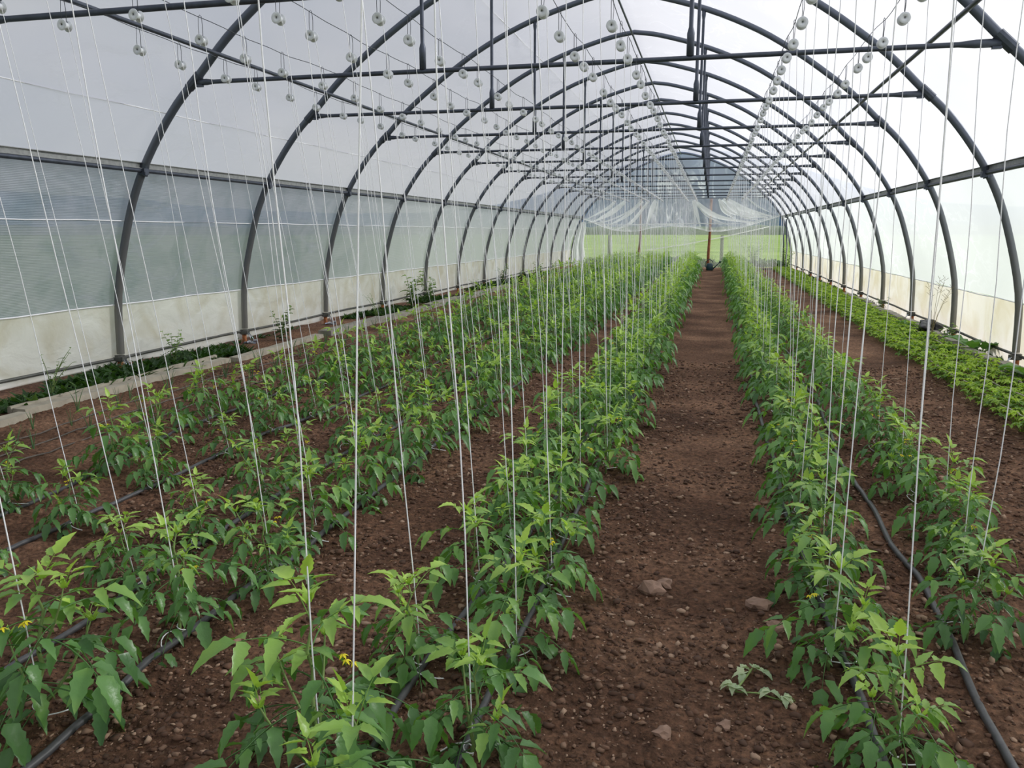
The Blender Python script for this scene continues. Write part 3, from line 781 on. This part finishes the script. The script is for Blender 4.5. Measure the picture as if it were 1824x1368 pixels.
# ================================================================== WEEDS AND OTHER PLANTS
def weed_meshes(seed, H=.4, stems=4, LL=.11, LW=.032, spread=.14, nl=9):
    r = random.Random(seed); st = MB(); fo = MB()
    for k in range(stems):
        a = r.uniform(0, 6.28); h = H * r.uniform(.65, 1.05); pts = []
        for j in range(6):
            t = j / 5; pts.append(Vector((math.cos(a) * spread * t * t + .01 * k, math.sin(a) * spread * t * t, h * t - .02)))
        st.tube(pts, [.005, .0045, .004, .003, .0025, .0015], 4)
        for j in range(nl):
            t = .1 + .9 * j / (nl - 1); q = t * 5; i = min(int(q), 4); p = pts[i].lerp(pts[i + 1], q - i); az = j * 2.4 + k
            fo.tone = .1 + .5 * t + r.uniform(-.1, .1)
            leaflet(fo, p, Vector((math.cos(az), math.sin(az), .5)), Vector((0, 0, 1)), LL * r.uniform(.7, 1.1) * (1.1 - .5 * t), LW, r.uniform(.4, 1.2), r)
    return [('stem', st.mesh('stem', M['stem'])), ('foliage', fo.mesh('foliage', M['weedleaf']))]
WD = [weed_meshes(500 + i, .42, 5, .13, .042, .13, 11) for i in range(4)]
WT = [weed_meshes(520 + i, .42, 5, .07, .016, .20, 10) for i in range(2)]
def put(name, var, x, y, s_, label, cat, grp=None, rz=None):
    t = thing(name, (x, y, gz(x, y)), label, cat, grp, rng.uniform(0, 6.28) if rz is None else rz, s_)
    for nm, me in var: link(nm, me, t)
    return t
put('leafy_weed', WT[0], -5.85, 6.05, 1.15, 'twiggy dark weed at the left edge of the picture before the skirt', 'weed')
put('leafy_weed', WD[0], -5.92, 7.95, .95, 'leafy green weed between the first and second visible left hoop feet', 'weed')
put('leafy_weed', WD[1], -5.85, 10.2, 1.1, 'tall leafy weed right of the second visible left hoop foot', 'weed')
put('leafy_weed', WT[1], -5.80, 13.5, 1.0, 'small thin weed before the skirt right of the third left hoop foot', 'weed')
big = put('leafy_weed', WD[2], -5.82, 15.3, 1.95, 'largest bushy weed with long leaves against the left skirt', 'weed')
put('leafy_weed', WD[3], -5.75, 16.2, 1.5, 'bushy weed with a red flower beside the largest left weed', 'weed')
mb = MB(); r_ = random.Random(4)
for j in range(7): leaflet(mb, Vector((0, 0, 0)), Vector((math.cos(j * .9), math.sin(j * .9), .3)), Vector((0, 0, 1)), .06, .035, .5, r_, False)
fl = link('blossom', mb.mesh('blossom', M['redflower']), bpy.data.objects[COL.objects[-3].name] if False else None)
fl.location = (.18, .1, .26); fl.parent = [o for o in COL.objects if o.get('label', '').startswith('bushy weed with a red')][0]; fl['label'] = 'orange red blossom'; fl.scale = (.9,) * 3
for i, (y, s_) in enumerate([(19.6, .8), (22.4, 1.4), (24.8, 1.0), (27.4, 1.3), (30.2, 1.1)]):
    put('leafy_weed', WD[i % 4], -5.8, y, s_, 'dark weed by the far left skirt, %s past the flowering one' % ORD[i], 'weed')
# low undergrowth strip
def strip(name, x0, x1, y0, y1, n, hmin, hmax, label):
    mb = MB(); r = random.Random(9)
    for i in range(n):
        x, y = r.uniform(x0, x1), r.uniform(y0, y1); z = gz(x, y); h = r.uniform(hmin, hmax)
        q = float(vnoise(x * 1.5, y * 1.1, 3))
        if q < .38: continue
        h *= .5 + q
        mb.tone = r.uniform(0, .35)
        for j in range(3):
            a = r.uniform(0, 6.28); leaflet(mb, Vector((x, y, z - .01)), Vector((math.cos(a) * .8, math.sin(a) * .8, r.uniform(.4, 1.4))), Vector((0, 0, 1)), h, h * .32, r.uniform(.3, 1.2), r, False)
    return tag(mb.build(name, M['weedleaf']), label, 'weeds', None, 'stuff')
strip('undergrowth', -6.30, -5.66, 3.5, 30, 6500, .06, .17, 'low dark weeds between the left boards and the film skirt')
strip('undergrowth', 3.14, 3.45, 6.5, 33, 1500, .04, .13, 'low green weeds between the right blocks and the film skirt')

# onion seedlings
def onion_mesh(seed):
    r = random.Random(seed); mb = MB()
    for j in range(5):
        a = r.uniform(0, 6.28); l = r.uniform(.10, .2); mb.tone = r.uniform(.1, .6); pts = []
        for q in range(5):
            t = q / 4; pts.append((math.cos(a) * .05 * t * t + .006 * math.cos(a), math.sin(a) * .05 * t * t + .006 * math.sin(a), l * t - .01))
        mb.tube(pts, [.003, .003, .0026, .002, .0008], 4, False)
    return mb.mesh('onion_seedling', M['onion'])
ON = [onion_mesh(i) for i in range(4)]
k = 0
for line in range(3):
    for j in range(15):
        x = (-4.60, -4.85, -5.10)[line] + rng.uniform(-.05, .05); y = 4.6 + j * .55 + rng.uniform(-.12, .12)
        o = link('onion_seedling', ON[rng.randrange(4)], None, (x, y, gz(x, y)), rng.uniform(0, 6), rng.uniform(.8, 1.35))
        tag(o, 'thin upright onion seedling in the %s line from the left boards, %s from the front' % (ORD[2 - line], ORD[j]), 'seedling', 'onion seedlings in the left bed')

# low leafy crop in the right bed
def clump_mesh(seed, nl=13, R=.13, sz=.052):
    r = random.Random(seed); mb = MB()
    for j in range(nl):
        a = j * 2.4 + r.uniform(-.3, .3); rr = R * (.35 + .65 * (j / nl)); h = .13 - .07 * (j / nl) + r.uniform(-.02, .02)
        p = Vector((math.cos(a) * rr, math.sin(a) * rr, h)); mb.tone = .15 + .5 * r.random() + (.2 if h > .11 else 0)
        for d_ in (-1.2, 0, 1.2):
            leaflet(mb, p, Vector((math.cos(a + d_), math.sin(a + d_), .25)), Vector((0, 0, 1)), sz * r.uniform(.8, 1.2), sz * .72, r.uniform(.4, 1.2), r)
        mb.tube([Vector((0, 0, -.01)), Vector((math.cos(a) * rr * .6, math.sin(a) * rr * .6, h * .7)), p], .0018, 3, False)
    return mb.mesh('leafy_plant', M['bedleaf'])
CL = [clump_mesh(i) for i in range(6)]
bed = []
for li, x in enumerate((2.40, 2.60, 2.80, 2.98)):
    y = 5.9 + .05 * li; j = 0
    while y < 34.5:
        bed.append((li, j, x + rng.uniform(-.04, .04) + (.006 * max(0, y - 15) if li == 0 else 0), y, rng.uniform(.85, 1.2))); y += .235 * rng.uniform(.88, 1.12); j += 1
bed.sort(key=lambda b: b[3])
for (li, j, x, y, s_) in bed[:300]:
    rn = 'the %s right bed line counting from the path' % ORD[li]
    if j < 12: lab = 'low leafy plant, %s from the front in %s' % (ORD[j], rn.replace(' counting', '')); g = 'low leafy plants in the right bed'
    else:
        a, b = stretch(y); lab = 'leafy plant in %s between %s and %s hoops' % (rn.replace(' counting from the path', ''), a, b); g = 'low leafy plants %s line between %s and %s hoops' % (ORD[li], a, b)
    tag(link('leafy_plant', CL[rng.randrange(6)], None, (x, y, gz(x, y)), rng.uniform(0, 6.28), s_), lab, 'plant', g)
tag(link('leafy_ground_cover', merge('leafy_ground_cover', [(CL[rng.randrange(6)], x, y, gz(x, y), rng.uniform(0, 6), s_) for (li, j, x, y, s_) in bed[300:]], M['bedleaf'])), 'far low leafy plants filling the rest of the right bed', 'plants', None, 'stuff')

# broad leaved plants by the right wall
def broad_meshes(seed, n=6, L=.30):
    r = random.Random(seed); st = MB(); fo = MB()
    for j in range(n):
        a = j * 6.28 / n + r.uniform(-.4, .4); e = r.uniform(.35, 1.0); d = Vector((math.cos(a), math.sin(a), e)).normalized(); p = d * .16
        st.tube([Vector((0, 0, -.02)), p * .5, p], .006, 5); fo.tone = r.uniform(.1, .5)
        LL = L * r.uniform(.7, 1.1); s_ = d.cross(Vector((0, 0, 1))).normalized(); vs = []; pos = p.copy(); dd = d.copy(); m = 9
        for i in range(m):
            t = i / (m - 1); w = LL * .34 * math.sin(PI * min(1, t ** .75 * .98 + .02)) ** .8 * (1 + .10 * (-1) ** i)
            uu = s_.cross(dd).normalized()
            for q in (-1, -.5, 0, .5, 1): vs.append(pos + s_ * w * q + uu * (abs(q) * w * .25 + .012 * math.sin(i * 2 + q * 5)))
            pos = pos + dd * LL / m; dd = (dd - Vector((0, 0, 1)) * .14).normalized()
        fo.add(vs, [(i * 5 + q, i * 5 + q + 1, i * 5 + q + 6, i * 5 + q + 5) for i in range(m - 1) for q in range(4)])
    return [('stem', st.mesh('stem', M['stem'])), ('foliage', fo.mesh('foliage', M['bigleaf']))]
put('broad_leaf_plant', broad_meshes(1, 7, .42), 3.18, 8.75, 1.0, 'broad dark green leaves at the right edge of the picture by a hoop foot', 'plant')
put('broad_leaf_plant', broad_meshes(2, 9, .40), 3.22, 10.9, 1.0, 'broad leaved plant in front of the right skirt between two hoop feet', 'plant')
put('broad_leaf_plant', broad_meshes(3, 4, .22), 3.10, 13.3, 1.1, 'small upright yellow green broad leaves beyond the black bag', 'plant')
put('broad_leaf_plant', WD[2], 3.16, 12.0, .8, 'leafy weed clinging to the right hoop foot behind the broad leaves', 'weed')
put('broad_leaf_plant', WD[1], 3.0, 34.6, 2.0, 'dark bush in the far right corner of the tunnel', 'bush')
put('broad_leaf_plant', WD[3], 3.2, 16.5, .8, 'leafy weed by the right wall past the small broad leaves', 'weed')
# tall dry grass at the right hoop
mb = MB(); r_ = random.Random(5)
for j in range(5):
    a = r_.uniform(0, 6.28); h = r_.uniform(.5, .95); pts = [Vector((math.cos(a) * .2 * t * t, math.sin(a) * .2 * t * t, h * t)) for t in (0, .25, .5, .75, 1)]
    mb.tube(pts, [.003, .0028, .0024, .002, .001], 4, False)
    for q in range(7):
        p = pts[3].lerp(pts[4], q / 7); b = q * 2.4; mb.tube([p, p + Vector((math.cos(b) * .05, math.sin(b) * .05, .04))], [.0016, .003], 3, False)
tag(mb.build('grass_stalks', M['drystem'], None, True, (3.02, 12.2, 0)), 'tall dry grass stalks against the right skirt before a hoop', 'grass')
# black bag
def blob(name, loc, d, mat, seed, label, cat, grp=None, sub=3, rough=.35, parent=None):
    import bmesh
    bm = bmesh.new(); bmesh.ops.create_icosphere(bm, subdivisions=sub, radius=1)
    r = random.Random(seed); ph = [r.uniform(0, 6) for _ in range(9)]
    for v in bm.verts:
        c = v.co; k_ = 1 + rough * (math.sin(c.x * 3.1 + ph[0]) * math.sin(c.y * 2.7 + ph[1]) * math.cos(c.z * 3.3 + ph[2]) + .45 * math.sin(c.x * 7 + ph[3]) * math.sin(c.y * 8 + ph[4]) * math.sin(c.z * 6 + ph[5]))
        v.co = Vector((c.x * d[0], c.y * d[1], c.z * d[2])) * k_
    me = bpy.data.meshes.new(name); bm.to_mesh(me); bm.free(); me.materials.append(mat)
    me.polygons.foreach_set('use_smooth', [sub >= 3] * len(me.polygons))
    o = link(name, me, parent, loc); tag(o, label, cat, grp); return o
blob('plastic_bag', (3.10, 12.75, .14), (.13, .34, .12), M['black'], 3, 'crumpled black plastic bag by the right skirt', 'bag', None, 4, .5)
blob('plastic_bag', (3.22, 8.3, .08), (.10, .22, .10), M['black'], 8, 'black plastic lump beneath the broad leaves at the right edge', 'bag', None, 4, .5)

# ================================================================== STONES, CRUMBS, STRAW, SPRIG
STN = [(-.19, 3.30, .055, 'pale cluster stone on the path left side, mid distance'), (.246, 3.216, .05, 'reddish stone at the right path edge beside the plants'), (-.082, 2.265, .032, 'round pale stone in the front of the path'),
       (.10, 2.36, .022, 'small pale stone front centre of the path'), (-.14, 3.36, .035, 'small stone touching the pale cluster stone'), (-2.02, 2.02, .03, 'small stone on the black drip tube in the left front'),
       (.30, 3.02, .038, 'small brown stone right of the reddish stone'), (1.18, 3.62, .045, 'flat stone on the right soil by the outer row'), (1.38, 4.4, .05, 'brown stone in the right soil strip, farther'),
       (1.32, 2.75, .05, 'flat brown stone in the right front soil')]
for i, (x, y, s_, lab) in enumerate(STN):
    blob('stone', (x, y, gz(x, y) + s_ * .25), (s_, s_ * .8, s_ * .6), M['stone'], 40 + i, lab, 'stone', None, 2, .5)
# crumbs: one mass
rs = np.random.RandomState(5)
ICO = None
import bmesh
bm = bmesh.new(); bmesh.ops.create_icosphere(bm, subdivisions=1, radius=1); bm.verts.ensure_lookup_table()
IV = np.array([v.co[:] for v in bm.verts]); IF = np.array([[v.index for v in f.verts] for f in bm.faces]); bm.free()
n = 90000
yy = 1.35 + 8.5 * rs.rand(n) ** 1.9; xx = (-.55 * yy - 1.2) + rs.rand(n) * (1.0 * yy + 1.9 + .3)
xx = np.clip(xx, -5.2, 2.9)
dens = vnoise(xx * 2.3, yy * 2.3, 3) + .5 * vnoise(xx * 7, yy * 7, 6)
path = np.exp(-((xx + .03) / .30) ** 2) + np.exp(-((xx + 1.36) / .2) ** 2)
keep = (dens - .35 * path) > rs.rand(n) * .9
xx, yy = xx[keep], yy[keep]; n = len(xx)
sz = .0020 + .012 * rs.rand(n) ** 5 + .0007 * yy
V = IV[None] * (1 + 1.1 * (rs.rand(n, len(IV), 1) - .5)) * sz[:, None, None] * (np.stack([.6 + .9 * rs.rand(n), .6 + .9 * rs.rand(n), .4 + .4 * rs.rand(n)], -1))[:, None, :]
V = V + np.stack([xx, yy, soil_h(xx, yy) + sz * .25], -1)[:, None, :]
F = (IF[None] + (np.arange(n) * len(IV))[:, None, None]).reshape(-1, 3)
me = bpy.data.meshes.new('soil_crumbs'); me.vertices.add(n * len(IV)); me.vertices.foreach_set('co', V.reshape(-1).astype(np.float32))
me.loops.add(len(F) * 3); me.loops.foreach_set('vertex_index', F.reshape(-1).astype(np.int32)); me.polygons.add(len(F)); me.polygons.foreach_set('loop_start', np.arange(len(F), dtype=np.int32) * 3)
me.update(calc_edges=True); me.materials.append(M['clod']); at = me.attributes.new('tone', 'FLOAT', 'POINT'); at.data.foreach_set('value', np.repeat(rs.rand(n) ** 3.2 * .8, len(IV)).astype(np.float32))
tag(link('soil_crumbs', me), 'loose brown crumbs of soil scattered over the ground', 'soil', None, 'stuff')
mb = MB(); r_ = random.Random(8)
for i in range(420):
    y = 1.5 + 6 * r_.random() ** 1.5; x = r_.uniform(-.5 * y - 1.4, .5 * y + .9); a = r_.uniform(0, 6.28); l = r_.uniform(.012, .05); z = gz(x, y) + .006
    mb.tube([(x, y, z), (x + math.cos(a) * l * .5 + .004, y + math.sin(a) * l * .5, z + .005), (x + math.cos(a) * l, y + math.sin(a) * l, z)], .0013, 4)
tag(mb.build('straw_bits', M['straw']), 'short dry straw and twig bits on the soil', 'straw', None, 'stuff')
# wilted sprig on the path
st = MB(); fo = MB(); r_ = random.Random(21)
st.tube([(0, 0, .012), (.03, .07, .02), (.06, .14, .025)], .004, 5); st.tube([(0, 0, .012), (.07, -.005, .02), (.15, -.02, .012)], .003, 5)
for (px, py) in ((.03, .09), (.06, .14), (.02, .13), (.09, .12), (.15, -.02), (.11, .0), (0, -.01), (-.01, .02)):
    for j in range(3):
        fo.tone = r_.uniform(.2, .8); a = r_.uniform(0, 6.28); leaflet(fo, Vector((px, py, .03)), Vector((math.cos(a), math.sin(a), .25)), Vector((0, 0, 1)), .05, .026, 1.2, r_)
t = thing('fallen_sprig', (.14, 2.55, gz(.16, 2.6)), 'wilted pale green tomato sprig lying on the path', 'sprig'); st.build('stem', M['stem'], t); fo.build('foliage', M['sprigleaf'], t)

# ================================================================== GROUND ANCHOR BUCKLES
def buckle():
    mb = MB(); mb.tube([(0, 0, 0), (.035, 0, -.06), (.06, 0, -.13)], .006, 5); mb.tube([(.0, .03, 0), (.05, .03, -.07), (.085, .03, -.13)], .006, 5)
    m1 = mb.mesh('tension_rods', M['bright'])
    mb = MB(); mb.box((.05, .015, -.15), (.11, .07, .03), .3, .2, .3); mb.box((-.01, .0, -.145), (.09, .06, .02), -.4, -.3, -.2); mb.box((.09, .03, -.13), (.05, .03, .05), .8, .4)
    return m1, mb.mesh('foil_wrap', M['bright'], False)
B1, B2 = buckle()
for i, (k, side) in enumerate([(0, -1), (1, -1), (2, -1), (4, -1), (1, 1), (2, 1), (3, 1)]):
    t = thing('anchor_buckle', (XC + side * 4.70 , Y0 + k * S - .04, .155), 'shiny tension buckle at the foot of the %s hoop on the %s side' % (PLACE[k], 'left' if side < 0 else 'right'), 'buckle', None, 0 if side < 0 else PI, 1.0)
    link('tension_rods', B1, t); link('foil_wrap', B2, t)

# ================================================================== FAR END
def cx(u): return -5.712 + (u - 1038) * .0241
def cz(v): return 1.556 + (412 - v) * .0237
BOT = [(-5.72, 2.10), (-5.3, 1.97), (-4.8, 1.75), (-4.3, 1.60), (-3.9, 1.55), (-3.2, 1.56), (-2.6, 1.70), (-1.9, 1.79), (-1.44, 1.74), (-1.0, 1.74), (-.6, 1.66), (-.23, 1.555), (.4, 1.55), (1.2, 1.70), (2.0, 1.95), (2.80, 2.20)]
def zbot(x): return float(np.interp(x, [b[0] for b in BOT], [b[1] for b in BOT]))
t = thing('end_curtain', (0, YE - .07, 0), 'loose clear film curtain hanging in swags over the far opening', 'curtain')
na, nb_ = 150, 26; P = np.zeros((na, nb_, 3)); rc = random.Random(2)
fold = [(rc.uniform(0, 1), rc.uniform(.006, .02), rc.uniform(.04, .12), rc.uniform(-.12, .12)) for _ in range(26)]
for i in range(na):
    for j in range(nb_):
        a, b = i / (na - 1), j / (nb_ - 1)
        xt = -5.05 + 7.2 * a; xb = -5.68 + 8.45 * a; x = xt + (xb - xt) * b; zb = zbot(xb); z = (ZBAR - .01) + (zb - ZBAR) * b
        y = 0
        for (u0, w, am, sl) in fold: y -= am * math.exp(-((a - u0 - sl * b) / w) ** 2) * (.3 + .9 * b)
        y -= .12 * math.sin(PI * b) * (1 if b < 1 else 0)
        P[i, j] = (x, y, z)
link('film_sheet', grid_mesh('film_sheet', P, M['curtain']), t)
mb = MB()
mb.tube([(x + .0, -.02 + .02 * math.sin(x * 5), zbot(x) + .01) for x in np.arange(-5.68, 2.8, .12)], .024, 6); mb.build('rolled_hem', M['hem'], t)
FL = [[(1145, 357), (1125, 375), (1085, 393), (1045, 397)], [(1150, 358), (1118, 385), (1085, 402)], [(1172, 356), (1165, 375), (1157, 405)], [(1176, 356), (1174, 380), (1172, 402)],
      [(1238, 357), (1246, 380), (1253, 404)], [(1240, 357), (1262, 375), (1290, 388), (1345, 397)], [(1241, 358), (1265, 385), (1305, 402)], [(1283, 355), (1305, 378), (1345, 386)],
      [(1290, 355), (1322, 380), (1368, 388)], [(1330, 352), (1350, 368), (1378, 382)], [(1100, 357), (1085, 370), (1050, 388)], [(1118, 357), (1092, 378), (1056, 396)], [(1238, 357), (1242, 380), (1244, 404)],
      [(1160, 357), (1130, 395), (1100, 409)], [(1300, 357), (1330, 374), (1375, 386)], [(1050, 395), (1100, 400), (1170, 399), (1240, 398), (1320, 398), (1375, 388)], [(1310, 366), (1325, 385), (1352, 392)],
      [(1285, 357), (1294, 375), (1310, 388)]]
for i, ln in enumerate(FL):
    q = catmull([(cx(u), cz(v)) for u, v in ln], 6); mb = MB(); vs = []
    for j, p in enumerate(q):
        tt = j / (len(q) - 1); w = (.03 + .035 * (i % 3)) * (.35 + .8 * math.sin(PI * min(1, tt + .12)))
        if i == 15: w *= .7
        nx, nz = (q[min(j + 1, len(q) - 1)][1] - q[max(j - 1, 0)][1]), -(q[min(j + 1, len(q) - 1)][0] - q[max(j - 1, 0)][0]); l = math.hypot(nx, nz) or 1
        for s_, dy in ((-1, 0), (0, -.05), (1, 0)): vs.append((p[0] + nx / l * w * s_, -.17 + dy - .002 * i, p[1] + nz / l * w * s_))
    mb.add(vs, [(j * 3 + a, j * 3 + a + 1, j * 3 + a + 4, j * 3 + a + 3) for j in range(len(q) - 1) for a in (0, 1)])
    mb.build('fold', M['fold'], t)
# net over the lower opening
xsn = np.linspace(-5.66, 2.75, 60); P = np.zeros((60, 12, 3))
for i, x in enumerate(xsn):
    for j in range(12): P[i, j] = (x, YE + .10 + .03 * math.sin(x * 4 + j * .3), -.05 + (zbot(x) + .15) * j / 11)
tag(link('insect_net', grid_mesh('insect_net', P, M['net'])), 'fine pale net across the open far end below the curtain', 'net')
P = np.zeros((8, 10, 3))
for i in range(8):
    for j in range(10):
        z = .02 + 1.95 * j / 9; P[i, j] = (hoop_x(z, -1) + .02 + (-5.62 + .04 * math.sin(j) - hoop_x(z, -1)) * i / 7, YE - .03 - .05 * math.sin(i * 1.9), z)
tag(link('film_flap', grid_mesh('film_flap', P, M['side_r'])), 'white film flap beside the left end of the far opening', 'flap')
mb = MB(); mb.tube([(-2.9, YE + .2, .72), (-1.2, YE + .2, .98), (.4, YE + .2, 1.30), (2.35, YE + .2, 1.75)], .02, 5)
tag(mb.build('slack_cord', M['hem']), 'pale cord slanting across the far opening behind the net', 'cord')
mb = MB(); mb.tube([(-3.20, YE + .02, -.1), (-3.17, YE + .02, .6), (-3.12, YE + .02, 1.2), (-3.13, YE + .02, 2.95)], [.06, .055, .05, .045], 8)
tag(mb.build('wooden_post', M['postwood']), 'reddish brown post under the far bar, left of the path', 'post')
mb = MB(); mb.tube([(-.15, YE + .02, -.1), (-.14, YE + .02, .7), (-.12, YE + .02, 1.5), (-.12, YE + .02, 2.95)], [.065, .06, .055, .05], 8)
tag(mb.build('wooden_post', M['postwood']), 'reddish brown post behind the watering can', 'post')
for i, x in enumerate((2.90, 3.02)):
    mb = MB(); mb.tube([(x, YE - 1.2, -.1), (x - .02, YE - 1.2, 1.0), (x - .10, YE - 1.2, 2.05)], .028, 8)
    tag(mb.build('steel_post', M['steel_dark']), ['dark upright post at the far right corner, nearer the path', 'dark upright post at the far right corner, nearer the wall'][i], 'post')
# watering can
t = thing('watering_can', (-.06, 34.0, gz(0, 34.0)), 'dark blue green watering can standing at the far end of the path', 'watering can', None, 0, .92)
mb = MB(); mb.lathe([(.13, 0), (.155, .02), (.15, .16), (.135, .27), (.10, .31), (.09, .315)], 'Z', 20); mb.build('body', M['can'], t)
mb = MB(); mb.tube([(.12, 0, .07), (.22, 0, .15), (.36, 0, .30), (.42, 0, .36)], [.04, .028, .02, .018], 10); mb.build('spout', M['can'], t)
mb = MB(); mb.tube([(.40, 0, .34), (.44, 0, .39), (.46, 0, .41)], [.02, .05, .055], 12); mb.build('rose', M['can'], t)
mb = MB(); mb.tube([(-.05 - .17 * math.cos(a) + .03, 0, .27 + .21 * math.sin(a)) for a in [-.9 + i * .3 for i in range(13)]], .014, 8); mb.build('handle', M['can'], t)
# low grey board at the end of the right bed
slab('low_board', 2.0, 35.3, .22, 1.3, .08, M['greywood'], 'low grey board lying across the far end of the right path', 'board')

# outside: fence posts, bushes
for i, (x, y, lab) in enumerate([(-5.62, 46, 'grey fence post in the meadow seen left through the net'), (.52, 46, 'grey fence post in the meadow just right of the watering can')]):
    mb = MB(); mb.tube([(x, y, -.3), (x, y, 1.33)], .095, 8); mb.box((x, y, 1.34), (.15, .15, .03)); tag(mb.build('fence_post', M['greywood']), lab, 'post')
mb_sh = [weed_meshes(700 + i, 1.0, 22, .12, .05, .5, 11) for i in range(2)]
for (x, y, s_, lab) in [(1.9, 40.5, 1.35, 'loose leafy bush outside behind the net on the right'), (-1.2, 41, .75, 'low bush outside behind the net left of the watering can'), (-4.6, 40, .7, 'low dark bush outside behind the net at the far left'), (.0, 42, .6, 'small bush outside right behind the watering can'), (-3.2, 43, .6, 'small weed clump outside behind the left brown post')]:
    t = put('meadow_bush', mb_sh[int(x * 10) % 2], x, y, s_, lab, 'bush'); t.location.z = -.12
strip('meadow_weeds', -6.0, 3.2, 37.3, 40.5, 1500, .15, .45, 'rough tall grass outside just beyond the open end')

# ================================================================== LIGHT, SKY, CAMERA
w = bpy.data.worlds.new('World'); scn.world = w; w.use_nodes = True; nt = w.node_tree; nt.nodes.clear(); L = nt.links.new
out = nt.nodes.new('ShaderNodeOutputWorld'); bg = nt.nodes.new('ShaderNodeBackground'); tc = nt.nodes.new('ShaderNodeTexCoord')
mp = nt.nodes.new('ShaderNodeMapping'); mp.inputs['Scale'].default_value = (1, 1, 2.2); L(tc.outputs['Generated'], mp.inputs[0])
no = nt.nodes.new('ShaderNodeTexNoise'); no.inputs['Scale'].default_value = 2.6; no.inputs['Detail'].default_value = 6; no.inputs['Distortion'].default_value = .5; L(mp.outputs[0], no.inputs['Vector'])
cl = ramp(nt, no.outputs['Fac'], [(.32, (.60, .65, .78)), (.5, (.78, .80, .88)), (.68, (.97, .96, .97))])
# brighter haze around the veiled sun, front right
SD = Vector((.80, .38, .46)).normalized()
vm = nt.nodes.new('ShaderNodeVectorMath'); vm.operation = 'DOT_PRODUCT'; vm.inputs[1].default_value = SD; L(tc.outputs['Generated'], vm.inputs[0])
gl = ramp(nt, vm.outputs['Value'], [(-.0, (0, 0, 0)), (.6, (.10, .10, .09)), (1.0, (.55, .53, .50))])
ad = nt.nodes.new('ShaderNodeMixRGB'); ad.blend_type = 'ADD'; ad.inputs[0].default_value = 1; L(cl, ad.inputs[1]); L(gl, ad.inputs[2])
L(ad.outputs[0], bg.inputs['Color']); bg.inputs['Strength'].default_value = .82; L(bg.outputs[0], out.inputs[0])
sl = bpy.data.lights.new('Sun', 'SUN'); sl.energy = 4.4; sl.angle = math.radians(9); sl.color = (1, .975, .94)
so = bpy.data.objects.new('sun', sl); COL.objects.link(so); so.rotation_euler = (-SD).to_track_quat('-Z', 'Y').to_euler()

cam = bpy.data.cameras.new('Camera'); cam.sensor_width = 36; cam.lens = 1434.84 / 1824 * 36; cam.clip_start = .05; cam.clip_end = 3000
co = bpy.data.objects.new('camera', cam); COL.objects.link(co)
R = Matrix(((0.97130779, -0.04393355, 0.23373278), (0.23782592, 0.17942956, -0.95459094), (0., 0.98278934, 0.18472986)))
co.matrix_world = Matrix.Translation((0, 0, 1.5)) @ R.to_4x4()
scn.camera = co
scn.view_settings.view_transform = 'Standard'; scn.view_settings.look = 'None'; scn.view_settings.exposure = 0; scn.view_settings.gamma = 1
scn.cycles.transparent_max_bounces = 32; scn.cycles.max_bounces = 8; scn.cycles.diffuse_bounces = 3; scn.cycles.transmission_bounces = 4
